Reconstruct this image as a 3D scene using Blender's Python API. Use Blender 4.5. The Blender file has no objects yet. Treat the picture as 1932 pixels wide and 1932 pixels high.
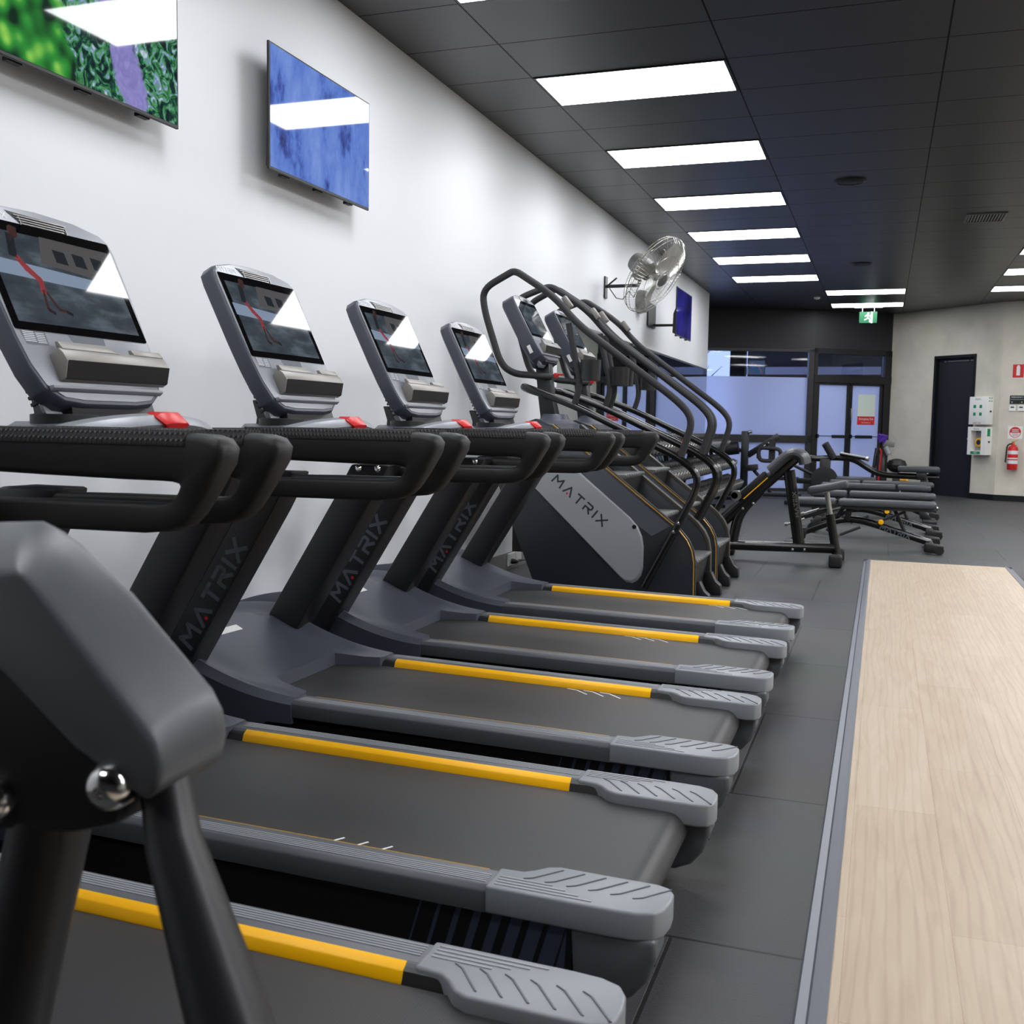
import bpy, bmesh, math, random
from mathutils import Vector, Matrix
random.seed(7)
PI = math.pi
SC = bpy.context.scene
COL = SC.collection
CEIL = 3.356

# ------------------------------------------------------------------ materials
def lin(c):
    c = c / 255.0
    return c / 12.92 if c <= 0.04045 else ((c + 0.055) / 1.055) ** 2.4
def rgb(r, g, b): return (lin(r), lin(g), lin(b), 1.0)
M = {}
def mat(name, col, rough=0.5, metal=0.0, spec=0.5, bump=None, emit=None, es=0.0, coat=0.0):
    m = bpy.data.materials.new(name); m.use_nodes = True
    nt = m.node_tree; b = nt.nodes['Principled BSDF']
    b.inputs['Base Color'].default_value = rgb(*col)
    b.inputs['Roughness'].default_value = rough
    b.inputs['Metallic'].default_value = metal
    b.inputs['Specular IOR Level'].default_value = spec
    b.inputs['Coat Weight'].default_value = coat
    if emit:
        b.inputs['Emission Color'].default_value = rgb(*emit)
        b.inputs['Emission Strength'].default_value = es
    if bump:
        sc, st = bump
        tc = nt.nodes.new('ShaderNodeTexCoord'); n = nt.nodes.new('ShaderNodeTexNoise')
        n.inputs['Scale'].default_value = sc; n.inputs['Detail'].default_value = 3
        bp = nt.nodes.new('ShaderNodeBump'); bp.inputs['Strength'].default_value = st
        bp.inputs['Distance'].default_value = 0.002
        nt.links.new(tc.outputs['Object'], n.inputs['Vector'])
        nt.links.new(n.outputs['Fac'], bp.inputs['Height'])
        nt.links.new(bp.outputs['Normal'], b.inputs['Normal'])
    M[name] = m
    return m
def nodes(m): return m.node_tree, m.node_tree.nodes, m.node_tree.links, m.node_tree.nodes['Principled BSDF']

mat('white_wall', (236, 238, 241), 0.42, spec=0.3)
mat('grey_skirting', (150, 148, 146), 0.35, 0.3)
mat('rubber_black', (20, 20, 21), 0.5, bump=(400, 0.2))
mat('plastic_black', (26, 27, 29), 0.42)
mat('deck_black', (14, 14, 16), 0.5)
mat('rail_grey', (84, 87, 91), 0.42, bump=(300, 0.1))
mat('cap_grey', (134, 138, 143), 0.40)
mat('shell_grey', (150, 153, 158), 0.4)
mat('slate', (74, 78, 90), 0.38, bump=(600, 0.08))
mat('slate_dark', (42, 47, 60), 0.45)
mat('stripe_slate', (66, 74, 94), 0.4)
mat('silver', (146, 149, 156), 0.36, 0.25)
mat('tray_grey', (140, 136, 131), 0.38, 0.2)
mat('tray_dark', (34, 33, 34), 0.35)
mat('yellow', (255, 188, 4), 0.38, spec=0.3)
mat('gold', (196, 150, 70), 0.3, 0.5)
mat('red', (205, 34, 36), 0.35)
mat('red_sign', (205, 40, 42), 0.5)
mat('white_plastic', (236, 236, 234), 0.4)
mat('ink_white', (225, 227, 230), 0.5)
mat('ink_grey', (84, 90, 100), 0.5)
mat('ink_dark', (40, 45, 55), 0.5)
mat('chrome', (215, 215, 215), 0.12, 1.0)
mat('chrome_soft', (190, 190, 188), 0.3, 1.0)
mat('glass_black', (6, 6, 8), 0.03, spec=0.7)
mat('post_black', (28, 29, 32), 0.40)
mat('tube_black', (17, 17, 18), 0.22, spec=0.6)
mat('grip_black', (42, 42, 45), 0.6, bump=(500, 0.2))
mat('pad_grey', (62, 65, 69), 0.42, bump=(350, 0.15))
mat('climber_dark', (44, 48, 53), 0.36)
mat('climber_slate', (82, 87, 94), 0.34)
mat('climber_silver', (158, 161, 164), 0.34, 0.1)
mat('step_grey', (92, 94, 94), 0.45, bump=(120, 0.3))
mat('riser', (34, 34, 34), 0.5)
mat('trim_bronze', (64, 59, 52), 0.45)
mat('dark_wall', (38, 38, 43), 0.6)
mat('frame_black', (20, 21, 25), 0.35)
mat('door_black', (27, 28, 36), 0.5)
mat('green', (10, 138, 92), 0.5)
mat('purple', (80, 40, 160), 0.5)
mat('cage_wire', (200, 198, 192), 0.25, 0.9)
mat('motor_grey', (120, 120, 118), 0.4, 0.3)
mat('blade', (190, 188, 182), 0.3, 0.6)
mat('trim_rubber', (108, 112, 120), 0.35, 0.2)
mat('aed_grey', (150, 152, 158), 0.4)
mat('amber', (228, 170, 40), 0.4)
mat('hood_black', (82, 85, 90), 0.36, bump=(500, 0.15))
mat('paper', (214, 226, 216), 0.6)
mat('right_wall', (44, 44, 46), 0.7)
mat('fascia', (205, 205, 215), 0.6)
mat('brick', (120, 80, 70), 0.8)
mat('asphalt', (120, 120, 125), 0.9)
mat('light_panel', (255, 255, 255), 0.5, emit=(250, 252, 255), es=10.0)
mat('light_panel_fill', (255, 255, 255), 0.5, emit=(252, 252, 255), es=21.0)  # same panel, emission raised above the visible ones as fill for the lower wall

def make_floor():
    m = mat('floor_rubber', (58, 59, 61), 0.55)
    nt, N, L, b = nodes(m)
    tc = N.new('ShaderNodeTexCoord'); mp = N.new('ShaderNodeMapping')
    # rows 1.006 m deep, joints staggered by half a mat
    mp.inputs['Location'].default_value = (-2.385, -2.301 + 1.006 * 10, 0)
    br = N.new('ShaderNodeTexBrick'); br.offset = 0.5; br.offset_frequency = 2
    br.inputs['Scale'].default_value = 1.0
    br.inputs['Brick Width'].default_value = 1.006; br.inputs['Row Height'].default_value = 1.006
    br.inputs['Mortar Size'].default_value = 0.005; br.inputs['Mortar Smooth'].default_value = 0.2
    br.inputs['Color1'].default_value = rgb(54, 55, 56); br.inputs['Color2'].default_value = rgb(61, 62, 63)
    br.inputs['Mortar'].default_value = rgb(12, 12, 13)
    n1 = N.new('ShaderNodeTexNoise'); n1.inputs['Scale'].default_value = 260; n1.inputs['Detail'].default_value = 2
    r1 = N.new('ShaderNodeValToRGB'); r1.color_ramp.elements[0].position = 0.70; r1.color_ramp.elements[1].position = 0.80
    r1.color_ramp.elements[1].color = (0.12, 0.12, 0.12, 1)
    n2 = N.new('ShaderNodeTexNoise'); n2.inputs['Scale'].default_value = 1.6; n2.inputs['Detail'].default_value = 6
    mx = N.new('ShaderNodeMix'); mx.data_type = 'RGBA'; mx.blend_type = 'ADD'; mx.inputs[0].default_value = 0.5
    mx2 = N.new('ShaderNodeMix'); mx2.data_type = 'RGBA'; mx2.blend_type = 'OVERLAY'; mx2.inputs[0].default_value = 0.35
    L.new(tc.outputs['Object'], mp.inputs['Vector']); L.new(mp.outputs[0], br.inputs['Vector'])
    L.new(tc.outputs['Object'], n1.inputs['Vector']); L.new(tc.outputs['Object'], n2.inputs['Vector'])
    L.new(n1.outputs['Fac'], r1.inputs[0])
    L.new(br.outputs['Color'], mx.inputs[6]); L.new(r1.outputs[0], mx.inputs[7])
    L.new(mx.outputs[2], mx2.inputs[6]); L.new(n2.outputs['Color'], mx2.inputs[7])
    L.new(mx2.outputs[2], b.inputs['Base Color'])
    n3 = N.new('ShaderNodeTexNoise'); n3.inputs['Scale'].default_value = 180; L.new(tc.outputs['Object'], n3.inputs['Vector'])
    ad = N.new('ShaderNodeMath'); ad.operation = 'MULTIPLY_ADD'; ad.inputs[1].default_value = -1.5
    L.new(br.outputs['Fac'], ad.inputs[0]); L.new(n3.outputs['Fac'], ad.inputs[2])
    bp = N.new('ShaderNodeBump'); bp.inputs['Strength'].default_value = 0.35; bp.inputs['Distance'].default_value = 0.003
    L.new(ad.outputs[0], bp.inputs['Height']); L.new(bp.outputs[0], b.inputs['Normal'])
make_floor()

def make_ceiling():
    m = mat('ceiling_tile', (52, 52, 54), 0.36, spec=0.6)
    nt, N, L, b = nodes(m)
    tc = N.new('ShaderNodeTexCoord'); mp = N.new('ShaderNodeMapping')
    mp.inputs['Location'].default_value = (-0.5886 + 1.224 * 4, -5.877 + 0.612 * 20, 0)
    br = N.new('ShaderNodeTexBrick'); br.offset = 0.0
    br.inputs['Scale'].default_value = 1.0
    br.inputs['Brick Width'].default_value = 1.224; br.inputs['Row Height'].default_value = 0.612
    br.inputs['Mortar Size'].default_value = 0.0055; br.inputs['Mortar Smooth'].default_value = 0.1
    br.inputs['Color1'].default_value = rgb(48, 48, 49); br.inputs['Color2'].default_value = rgb(52, 52, 53)
    br.inputs['Mortar'].default_value = rgb(9, 9, 10)
    L.new(tc.outputs['Object'], mp.inputs['Vector']); L.new(mp.outputs[0], br.inputs['Vector'])
    L.new(br.outputs['Color'], b.inputs['Base Color'])
    sr = N.new('ShaderNodeMapRange'); sr.inputs[3].default_value = .6; sr.inputs[4].default_value = 0.05; L.new(br.outputs['Fac'], sr.inputs[0]); L.new(sr.outputs[0], b.inputs['Specular IOR Level'])
    bp = N.new('ShaderNodeBump'); bp.invert = True; bp.inputs['Strength'].default_value = 0.4; bp.inputs['Distance'].default_value = 0.004
    L.new(br.outputs['Fac'], bp.inputs['Height']); L.new(bp.outputs[0], b.inputs['Normal'])
make_ceiling()

def make_oak():
    m = mat('oak_planks', (214, 196, 170), 0.5)
    nt, N, L, b = nodes(m)
    tc = N.new('ShaderNodeTexCoord')
    sw = N.new('ShaderNodeSeparateXYZ'); cb = N.new('ShaderNodeCombineXYZ')
    L.new(tc.outputs['Object'], sw.inputs[0]); L.new(sw.outputs[1], cb.inputs[0]); L.new(sw.outputs[0], cb.inputs[1])
    br = N.new('ShaderNodeTexBrick'); br.offset = 0.37; br.offset_frequency = 2
    br.inputs['Scale'].default_value = 1.0
    br.inputs['Brick Width'].default_value = 1.25; br.inputs['Row Height'].default_value = 0.23
    br.inputs['Mortar Size'].default_value = 0.0012; br.inputs['Mortar Smooth'].default_value = 0.3
    br.inputs['Color1'].default_value = rgb(178, 162, 141); br.inputs['Color2'].default_value = rgb(189, 174, 154)
    br.inputs['Mortar'].default_value = rgb(165, 147, 123)
    L.new(cb.outputs[0], br.inputs['Vector'])
    mp = N.new('ShaderNodeMapping'); mp.inputs['Scale'].default_value = (9, 0.9, 1)
    L.new(tc.outputs['Object'], mp.inputs['Vector'])
    wv = N.new('ShaderNodeTexNoise'); wv.inputs['Scale'].default_value = 2.2; wv.inputs['Detail'].default_value = 8; wv.inputs['Distortion'].default_value = 1.3
    L.new(mp.outputs[0], wv.inputs['Vector'])
    w2 = N.new('ShaderNodeTexWave'); w2.bands_direction = 'X'; w2.inputs['Scale'].default_value = 1.2
    w2.inputs['Distortion'].default_value = 9; w2.inputs['Detail'].default_value = 3; w2.inputs['Detail Scale'].default_value = 0.8
    L.new(mp.outputs[0], w2.inputs['Vector'])
    r = N.new('ShaderNodeValToRGB'); r.color_ramp.elements[0].position = 0.3; r.color_ramp.elements[0].color = rgb(196, 180, 160)
    r.color_ramp.elements[1].position = 0.7; r.color_ramp.elements[1].color = (1, 1, 1, 1)
    L.new(wv.outputs['Fac'], r.inputs[0])
    mx = N.new('ShaderNodeMix'); mx.data_type = 'RGBA'; mx.blend_type = 'MULTIPLY'; mx.inputs[0].default_value = 0.35
    L.new(br.outputs['Color'], mx.inputs[6]); L.new(r.outputs[0], mx.inputs[7])
    r2 = N.new('ShaderNodeValToRGB'); r2.color_ramp.elements[0].position = 0.0; r2.color_ramp.elements[0].color = rgb(205, 188, 166)
    r2.color_ramp.elements[1].position = 0.35; r2.color_ramp.elements[1].color = (1, 1, 1, 1)
    L.new(w2.outputs['Fac'], r2.inputs[0])
    mx2 = N.new('ShaderNodeMix'); mx2.data_type = 'RGBA'; mx2.blend_type = 'MULTIPLY'; mx2.inputs[0].default_value = 0.22
    L.new(mx.outputs[2], mx2.inputs[6]); L.new(r2.outputs[0], mx2.inputs[7])
    L.new(mx2.outputs[2], b.inputs['Base Color'])
make_oak()

def make_render_wall():
    m = mat('grey_render', (210, 205, 190), 0.75)
    nt, N, L, b = nodes(m)
    tc = N.new('ShaderNodeTexCoord'); n = N.new('ShaderNodeTexNoise'); n.inputs['Scale'].default_value = 1.8; n.inputs['Detail'].default_value = 7
    n.inputs['Roughness'].default_value = 0.6
    r = N.new('ShaderNodeValToRGB'); r.color_ramp.elements[0].position = 0.3; r.color_ramp.elements[0].color = rgb(200, 196, 182)
    r.color_ramp.elements[1].position = 0.7; r.color_ramp.elements[1].color = rgb(222, 217, 203)
    L.new(tc.outputs['Object'], n.inputs['Vector']); L.new(n.outputs['Fac'], r.inputs[0]); L.new(r.outputs[0], b.inputs['Base Color'])
make_render_wall()

def make_belt():
    m = mat('belt_black', (42, 42, 43), 0.5)
    nt, N, L, b = nodes(m)
    tc = N.new('ShaderNodeTexCoord'); mp = N.new('ShaderNodeMapping')
    mp.inputs['Rotation'].default_value = (0, 0, PI / 4)
    ch = N.new('ShaderNodeTexChecker'); ch.inputs['Scale'].default_value = 260
    L.new(tc.outputs['Object'], mp.inputs['Vector']); L.new(mp.outputs[0], ch.inputs['Vector'])
    ch.inputs['Color1'].default_value = rgb(40, 40, 41); ch.inputs['Color2'].default_value = rgb(54, 54, 55)
    L.new(ch.outputs['Color'], b.inputs['Base Color'])
    bp = N.new('ShaderNodeBump'); bp.inputs['Strength'].default_value = 0.3; bp.inputs['Distance'].default_value = 0.001
    L.new(ch.outputs['Fac'], bp.inputs['Height']); L.new(bp.outputs[0], b.inputs['Normal'])
make_belt()

def make_grip():
    m = mat('grip_textured', (30, 30, 31), 0.42)
    nt, N, L, b = nodes(m)
    tc = N.new('ShaderNodeTexCoord'); mp = N.new('ShaderNodeMapping'); mp.inputs['Scale'].default_value = (1, 1, 0.0)
    mp.inputs['Rotation'].default_value = (0, 0, PI / 4)
    v = N.new('ShaderNodeTexVoronoi'); v.inputs['Scale'].default_value = 120; v.inputs['Randomness'].default_value = 0
    L.new(tc.outputs['Object'], mp.inputs['Vector']); L.new(mp.outputs[0], v.inputs['Vector'])
    r = N.new('ShaderNodeValToRGB'); r.color_ramp.elements[0].position = 0.25; r.color_ramp.elements[1].position = 0.45
    L.new(v.outputs['Distance'], r.inputs[0])
    bp = N.new('ShaderNodeBump'); bp.inputs['Strength'].default_value = 0.9; bp.inputs['Distance'].default_value = 0.0025
    L.new(r.outputs[0], bp.inputs['Height']); L.new(bp.outputs[0], b.inputs['Normal'])
make_grip()

def make_mirror():
    m = mat('mirror_glass', (205, 214, 222), 0.015, 1.0)
make_mirror()

def make_glass(name, frosted):
    m = bpy.data.materials.new(name); m.use_nodes = True; nt = m.node_tree; N = nt.nodes; L = nt.links
    N.clear(); out = N.new('ShaderNodeOutputMaterial'); mix = N.new('ShaderNodeMixShader')
    gl = N.new('ShaderNodeBsdfGlossy'); gl.inputs['Roughness'].default_value = 0.02 if not frosted else 0.25
    fr = N.new('ShaderNodeFresnel'); fr.inputs['IOR'].default_value = 1.45
    if frosted:
        a = N.new('ShaderNodeBsdfTranslucent'); a.inputs['Color'].default_value = rgb(236, 240, 255)
        d = N.new('ShaderNodeBsdfDiffuse'); d.inputs['Color'].default_value = rgb(190, 196, 214)
        m2 = N.new('ShaderNodeMixShader'); m2.inputs[0].default_value = 0.35
        L.new(a.outputs[0], m2.inputs[1]); L.new(d.outputs[0], m2.inputs[2]); base = m2
    else:
        base = N.new('ShaderNodeBsdfTransparent'); base.inputs['Color'].default_value = (0.42, 0.43, 0.46, 1)
    L.new(fr.outputs[0], mix.inputs[0]); L.new(base.outputs[0], mix.inputs[1]); L.new(gl.outputs[0], mix.inputs[2])
    L.new(mix.outputs[0], out.inputs['Surface']); M[name] = m
make_glass('frosted', True); make_glass('clear', False)

def make_screen(name, kind, strength):
    """pictures shown on the lit screens, made of noise"""
    m = mat(name, (8, 8, 10), 0.035, spec=0.8)
    nt, N, L, b = nodes(m)
    tc = N.new('ShaderNodeTexCoord')
    n = N.new('ShaderNodeTexNoise'); r = N.new('ShaderNodeValToRGB'); e = r.color_ramp.elements
    L.new(tc.outputs['Object'], n.inputs['Vector'])
    if kind == 'garden':
        n.inputs['Scale'].default_value = 20; n.inputs['Detail'].default_value = 6; n.inputs['Distortion'].default_value = 1.6
        e[0].position = 0.34; e[0].color = rgb(12, 26, 34); e[1].position = 0.70; e[1].color = rgb(196, 214, 214)
        for p, c in ((0.44, (24, 62, 58)), (0.50, (48, 118, 70)), (0.56, (92, 160, 108)), (0.61, (120, 140, 190))):
            x = e.new(p); x.color = rgb(*c)
        L.new(n.outputs['Fac'], r.inputs[0])
        sp = N.new('ShaderNodeSeparateXYZ'); L.new(tc.outputs['Object'], sp.inputs[0])
        v = N.new('ShaderNodeTexVoronoi'); v.inputs['Scale'].default_value = 15; v.feature = 'SMOOTH_F1'; L.new(tc.outputs['Object'], v.inputs['Vector'])
        rv = N.new('ShaderNodeValToRGB'); q = rv.color_ramp.elements; q[0].position = 0.1; q[0].color = rgb(150, 215, 90); q[1].position = 0.62; q[1].color = rgb(14, 44, 30)
        x = q.new(.35); x.color = rgb(52, 150, 60); L.new(v.outputs['Distance'], rv.inputs[0])
        n5 = N.new('ShaderNodeTexNoise'); n5.inputs['Scale'].default_value = 5; n5.inputs['Detail'].default_value = 4; L.new(tc.outputs['Object'], n5.inputs['Vector'])
        def mask(axis_mul, centre, width, src):
            mm = N.new('ShaderNodeMath'); mm.operation = 'MULTIPLY_ADD'; mm.inputs[1].default_value = axis_mul; L.new(src, mm.inputs[0]); L.new(n5.outputs['Fac'], mm.inputs[2])
            rr = N.new('ShaderNodeMapRange'); rr.inputs[1].default_value = centre - width; rr.inputs[2].default_value = centre + width; L.new(mm.outputs[0], rr.inputs[0]); return rr.outputs[0]
        m1 = N.new('ShaderNodeMix'); m1.data_type = 'RGBA'; L.new(mask(-1.5, .66, .03, sp.outputs[1]), m1.inputs[0]); L.new(r.outputs[0], m1.inputs[6]); L.new(rv.outputs[0], m1.inputs[7])
        dg = N.new('ShaderNodeMath'); dg.operation = 'MULTIPLY_ADD'; dg.inputs[1].default_value = .55; L.new(sp.outputs[2], dg.inputs[0]); L.new(sp.outputs[1], dg.inputs[2])
        ab = N.new('ShaderNodeMath'); ab.operation = 'SUBTRACT'; ab.inputs[1].default_value = .27; L.new(dg.outputs[0], ab.inputs[0])
        a2 = N.new('ShaderNodeMath'); a2.operation = 'ABSOLUTE'; L.new(ab.outputs[0], a2.inputs[0])
        pn = N.new('ShaderNodeValToRGB'); pn.color_ramp.elements[0].color = rgb(104, 96, 168); pn.color_ramp.elements[1].color = rgb(168, 164, 224); L.new(n.outputs['Fac'], pn.inputs[0])
        m2 = N.new('ShaderNodeMix'); m2.data_type = 'RGBA'; L.new(mask(-3.2, .34, .03, a2.outputs[0]), m2.inputs[0]); L.new(m1.outputs[2], m2.inputs[6]); L.new(pn.outputs[0], m2.inputs[7])
        L.new(m2.outputs[2], b.inputs['Emission Color']); b.inputs['Emission Strength'].default_value = strength
        return
    elif kind == 'snow':
        mp = N.new('ShaderNodeMapping'); mp.inputs['Rotation'].default_value = (0.5, 0, 0); mp.inputs['Scale'].default_value = (1, 2.4, 1.3)
        L.new(tc.outputs['Object'], mp.inputs['Vector']); L.new(mp.outputs[0], n.inputs['Vector'])
        n.inputs['Scale'].default_value = 2.4; n.inputs['Detail'].default_value = 9; n.inputs['Roughness'].default_value = 0.62
        e[0].position = 0.34; e[0].color = rgb(50, 60, 112); e[1].position = 0.64; e[1].color = rgb(128, 158, 230)
        x = e.new(0.40); x.color = rgb(72, 94, 176); x = e.new(0.46); x.color = rgb(96, 130, 214)
    elif kind == 'night':
        n.inputs['Scale'].default_value = 2.2; n.inputs['Detail'].default_value = 4
        e[0].position = 0.35; e[0].color = rgb(18, 20, 62); e[1].position = 0.7; e[1].color = rgb(48, 44, 150)
    else:
        mp = N.new('ShaderNodeMapping'); mp.inputs['Scale'].default_value = (1.2, 1.0, 2.6)
        L.new(tc.outputs['Object'], mp.inputs['Vector']); L.new(mp.outputs[0], n.inputs['Vector'])
        n.inputs['Scale'].default_value = 9; n.inputs['Detail'].default_value = 8
        e[0].position = 0.25; e[0].color = rgb(52, 60, 70); e[1].position = 0.75; e[1].color = rgb(118, 130, 142)
        x = e.new(0.5); x.color = rgb(72, 82, 92)
    L.new(n.outputs['Fac'], r.inputs[0])
    L.new(r.outputs[0], b.inputs['Emission Color']); b.inputs['Emission Strength'].default_value = strength
make_screen('screen_garden', 'garden', 0.75); make_screen('screen_snow', 'snow', 0.72)
make_screen('screen_night', 'night', 0.7); make_screen('screen_street', 'street', 0.55)
mat('screen_pale', (20, 22, 26), 0.03, spec=0.8, emit=(150, 168, 192), es=0.55)
mat('screen_brick', (20, 20, 20), 0.03, spec=0.8, emit=(98, 96, 98), es=0.5)
mat('screen_red', (110, 40, 44), 0.03, spec=0.8, emit=(128, 58, 62), es=0.5)
mat('screen_skin', (40, 24, 22), 0.03, spec=0.8, emit=(70, 50, 50), es=0.4)
mat('screen_dark', (14, 14, 16), 0.03, spec=0.8, emit=(36, 44, 50), es=0.5)
mat('rainbow_bg', (90, 120, 160), 0.3, emit=(130, 160, 205), es=0.8)
mat('rainbow_a', (90, 160, 210), 0.3, emit=(80, 160, 215), es=0.8)
mat('rainbow_b', (200, 150, 160), 0.3, emit=(205, 150, 165), es=0.8)

# ------------------------------------------------------------------ mesh helpers
class MB:
    def __init__(s): s.v = []; s.f = []; s.off = Vector((0, 0, 0))
    def add(s, vs, fs):
        k = len(s.v); s.v += [Vector(v) for v in vs]; s.f += [[k + i for i in f] for f in fs]; return s
    def box(s, x0, x1, y0, y1, z0, z1):
        vs = [(x, y, z) for x in (x0, x1) for y in (y0, y1) for z in (z0, z1)]
        return s.add(vs, [(0, 1, 3, 2), (4, 6, 7, 5), (0, 4, 5, 1), (2, 3, 7, 6), (0, 2, 6, 4), (1, 5, 7, 3)])
    def obox(s, c, ax, ay, az, hx, hy, hz):
        c = Vector(c); ax, ay, az = [Vector(a).normalized() for a in (ax, ay, az)]
        vs = [c + ax * hx * i + ay * hy * j + az * hz * k for i in (-1, 1) for j in (-1, 1) for k in (-1, 1)]
        return s.add(vs, [(0, 1, 3, 2), (4, 6, 7, 5), (0, 4, 5, 1), (2, 3, 7, 6), (0, 2, 6, 4), (1, 5, 7, 3)])
    def prism(s, pts, fn):
        """pts 2d outline; fn(p,k) -> 3d for the two ends k=0,1"""
        n = len(pts)
        return s.add([fn(p, 0) for p in pts] + [fn(p, 1) for p in pts],
                     [list(range(n))[::-1], list(range(n, 2 * n))] + [(i, (i + 1) % n, n + (i + 1) % n, n + i) for i in range(n)])
    def xz(s, pts, y0, y1): return s.prism(pts, lambda p, k: (p[0], (y0, y1)[k], p[1]))
    def xy(s, pts, z0, z1): return s.prism(pts, lambda p, k: (p[0], p[1], (z0, z1)[k]))
    def yz(s, pts, x0, x1): return s.prism(pts, lambda p, k: ((x0, x1)[k], p[0], p[1]))
    def loft(s, rings, caps=True):
        n = len(rings[0]); vs = [v for r in rings for v in r]; fs = []
        for j in range(len(rings) - 1):
            for i in range(n): fs.append((j * n + i, j * n + (i + 1) % n, (j + 1) * n + (i + 1) % n, (j + 1) * n + i))
        if caps: fs += [list(range(n))[::-1], [(len(rings) - 1) * n + i for i in range(n)]]
        return s.add(vs, fs)
    def tube(s, pts, r, n=12, up=(0, 0, 1), ry=None):
        """tube along a polyline; r number or list; ry gives an oval"""
        P = [Vector(p) for p in pts]; rings = []; prev = None
        for i, p in enumerate(P):
            t = (P[min(i + 1, len(P) - 1)] - P[max(i - 1, 0)]).normalized()
            if prev is None:
                u = Vector(up) if abs(t.dot(Vector(up))) < .95 else Vector((1, 0, 0))
            else: u = prev
            a = (u - t * u.dot(t)).normalized(); b = t.cross(a); prev = a
            rr = r[i] if isinstance(r, (list, tuple)) else r
            r2 = rr if ry is None else (ry[i] if isinstance(ry, (list, tuple)) else ry)
            rings.append([p + a * rr * math.cos(2 * PI * k / n) + b * r2 * math.sin(2 * PI * k / n) for k in range(n)])
        return s.loft(rings)
    def cyl(s, a, b, r, n=20): return s.tube([a, b], r, n)
    def lathe(s, c, axis, prof, n=20):
        c = Vector(c); ax = Vector(axis).normalized(); u = Vector((0, 0, 1)) if abs(ax.z) < .9 else Vector((1, 0, 0))
        a = (u - ax * u.dot(ax)).normalized(); b = ax.cross(a)
        return s.loft([[c + ax * h + (a * math.cos(2 * PI * k / n) + b * math.sin(2 * PI * k / n)) * max(r, 1e-4) for k in range(n)] for r, h in prof])
    def stroke(s, pl, w, fn):
        """flat thick polyline lettering: pl list of 2d points, fn maps (u,v)->3d"""
        for a, b in zip(pl, pl[1:]):
            a = Vector(a); b = Vector(b); d = (b - a).normalized(); nn = Vector((-d.y, d.x)) * w / 2; a2 = a - d * w * .3; b2 = b + d * w * .3
            s.add([fn(*q) for q in (a2 + nn, a2 - nn, b2 - nn, b2 + nn)], [(0, 1, 2, 3)])
        return s
    def build(s, name, m, parent=None, bevel=0.0, seg=2, ang=35, smooth=True):
        me = bpy.data.meshes.new(name)
        me.from_pydata([tuple(v + s.off) for v in s.v], [], s.f); me.validate()
        bm = bmesh.new(); bm.from_mesh(me)
        bmesh.ops.recalc_face_normals(bm, faces=bm.faces)
        if bevel > 0:
            es = [e for e in bm.edges if len(e.link_faces) == 2 and e.calc_face_angle(0) > math.radians(28)]
            bmesh.ops.bevel(bm, geom=es, offset=bevel, segments=seg, affect='EDGES', profile=0.5, clamp_overlap=True)
        bm.to_mesh(me); bm.free()
        if smooth:
            me.polygons.foreach_set('use_smooth', [True] * len(me.polygons)); me.set_sharp_from_angle(angle=math.radians(ang))
        me.materials.append(M[m] if isinstance(m, str) else m)
        o = bpy.data.objects.new(name, me); COL.objects.link(o)
        if parent is not None: o.parent = parent
        return o

def smoothpath(pts, k=5):
    """rounds a polyline's corners (quadratic); pts entries (point, radius)"""
    out = []
    for i, (p, r) in enumerate(pts):
        p = Vector(p)
        if r <= 0 or i in (0, len(pts) - 1): out.append(p); continue
        a = Vector(pts[i - 1][0]); b = Vector(pts[i + 1][0])
        ra = min(r, (a - p).length * .49); rb = min(r, (b - p).length * .49)
        A = p + (a - p).normalized() * ra; B = p + (b - p).normalized() * rb
        for j in range(k + 1):
            t = j / k; out.append(A * (1 - t) ** 2 + p * 2 * t * (1 - t) + B * t * t)
    return out
def thing(name, label, cat, loc=(0, 0, 0), rotz=0.0, group=None):
    o = bpy.data.objects.new(name, None); COL.objects.link(o); o.empty_display_size = .1
    o.location = loc; o.rotation_euler = (0, 0, rotz); o['label'] = label; o['category'] = cat
    if group: o['group'] = group
    return o
def tag(o, label, cat, group=None):
    o['label'] = label; o['category'] = cat
    if group: o['group'] = group
    return o
def struct(o): o['kind'] = 'structure'; return o
def copy_tree(o, parent=None):
    c = o.copy(); COL.objects.link(c)
    if parent is not None: c.parent = parent
    for ch in list(KIDS.get(o.name, [])): copy_tree(ch, c)
    return c
KIDS = {}
def index_kids():
    KIDS.clear()
    for o in bpy.data.objects:
        if o.parent: KIDS.setdefault(o.parent.name, []).append(o)
LET = {'M': (1.25, [[(0, 0), (.12, 1), (.62, .42), (1.13, 1), (1.25, 0)]]), 'A': (1.1, [[(0, 0), (.55, 1), (1.1, 0)]]),
       'T': (.95, [[(0, 1), (.95, 1)], [(.475, 1), (.475, 0)]]),
       'R': (.95, [[(0, 0), (0, .5), (.75, .5), (.88, .62), (.88, .88), (.75, 1), (0, 1)], [(.4, .5), (.92, 0)]]),
       'I': (.05, [[(0, 0), (0, 1)]]), 'X': (1.0, [[(0, 0), (1, 1)], [(0, 1), (1, 0)]])}
def logo(h, fn, w=.2, gap=.42):
    """the word MATRIX in strokes of height h; returns (letters, dot)"""
    a = MB(); d = MB(); x = 0
    for c in 'MATRIX':
        wd, ss = LET[c]
        for pl in ss: a.stroke([((x + p[0]) * h, p[1] * h) for p in pl], w * h, fn)
        if c == 'A':
            q = [((x + .55 + .13 * math.cos(t)) * h, (.1 + .13 * math.sin(t)) * h) for t in [2 * PI * i / 8 for i in range(8)]]
            d.add([fn(*p) for p in q], [list(range(8))])
        x += wd + gap
    return a, d, (x - gap) * h
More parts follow.
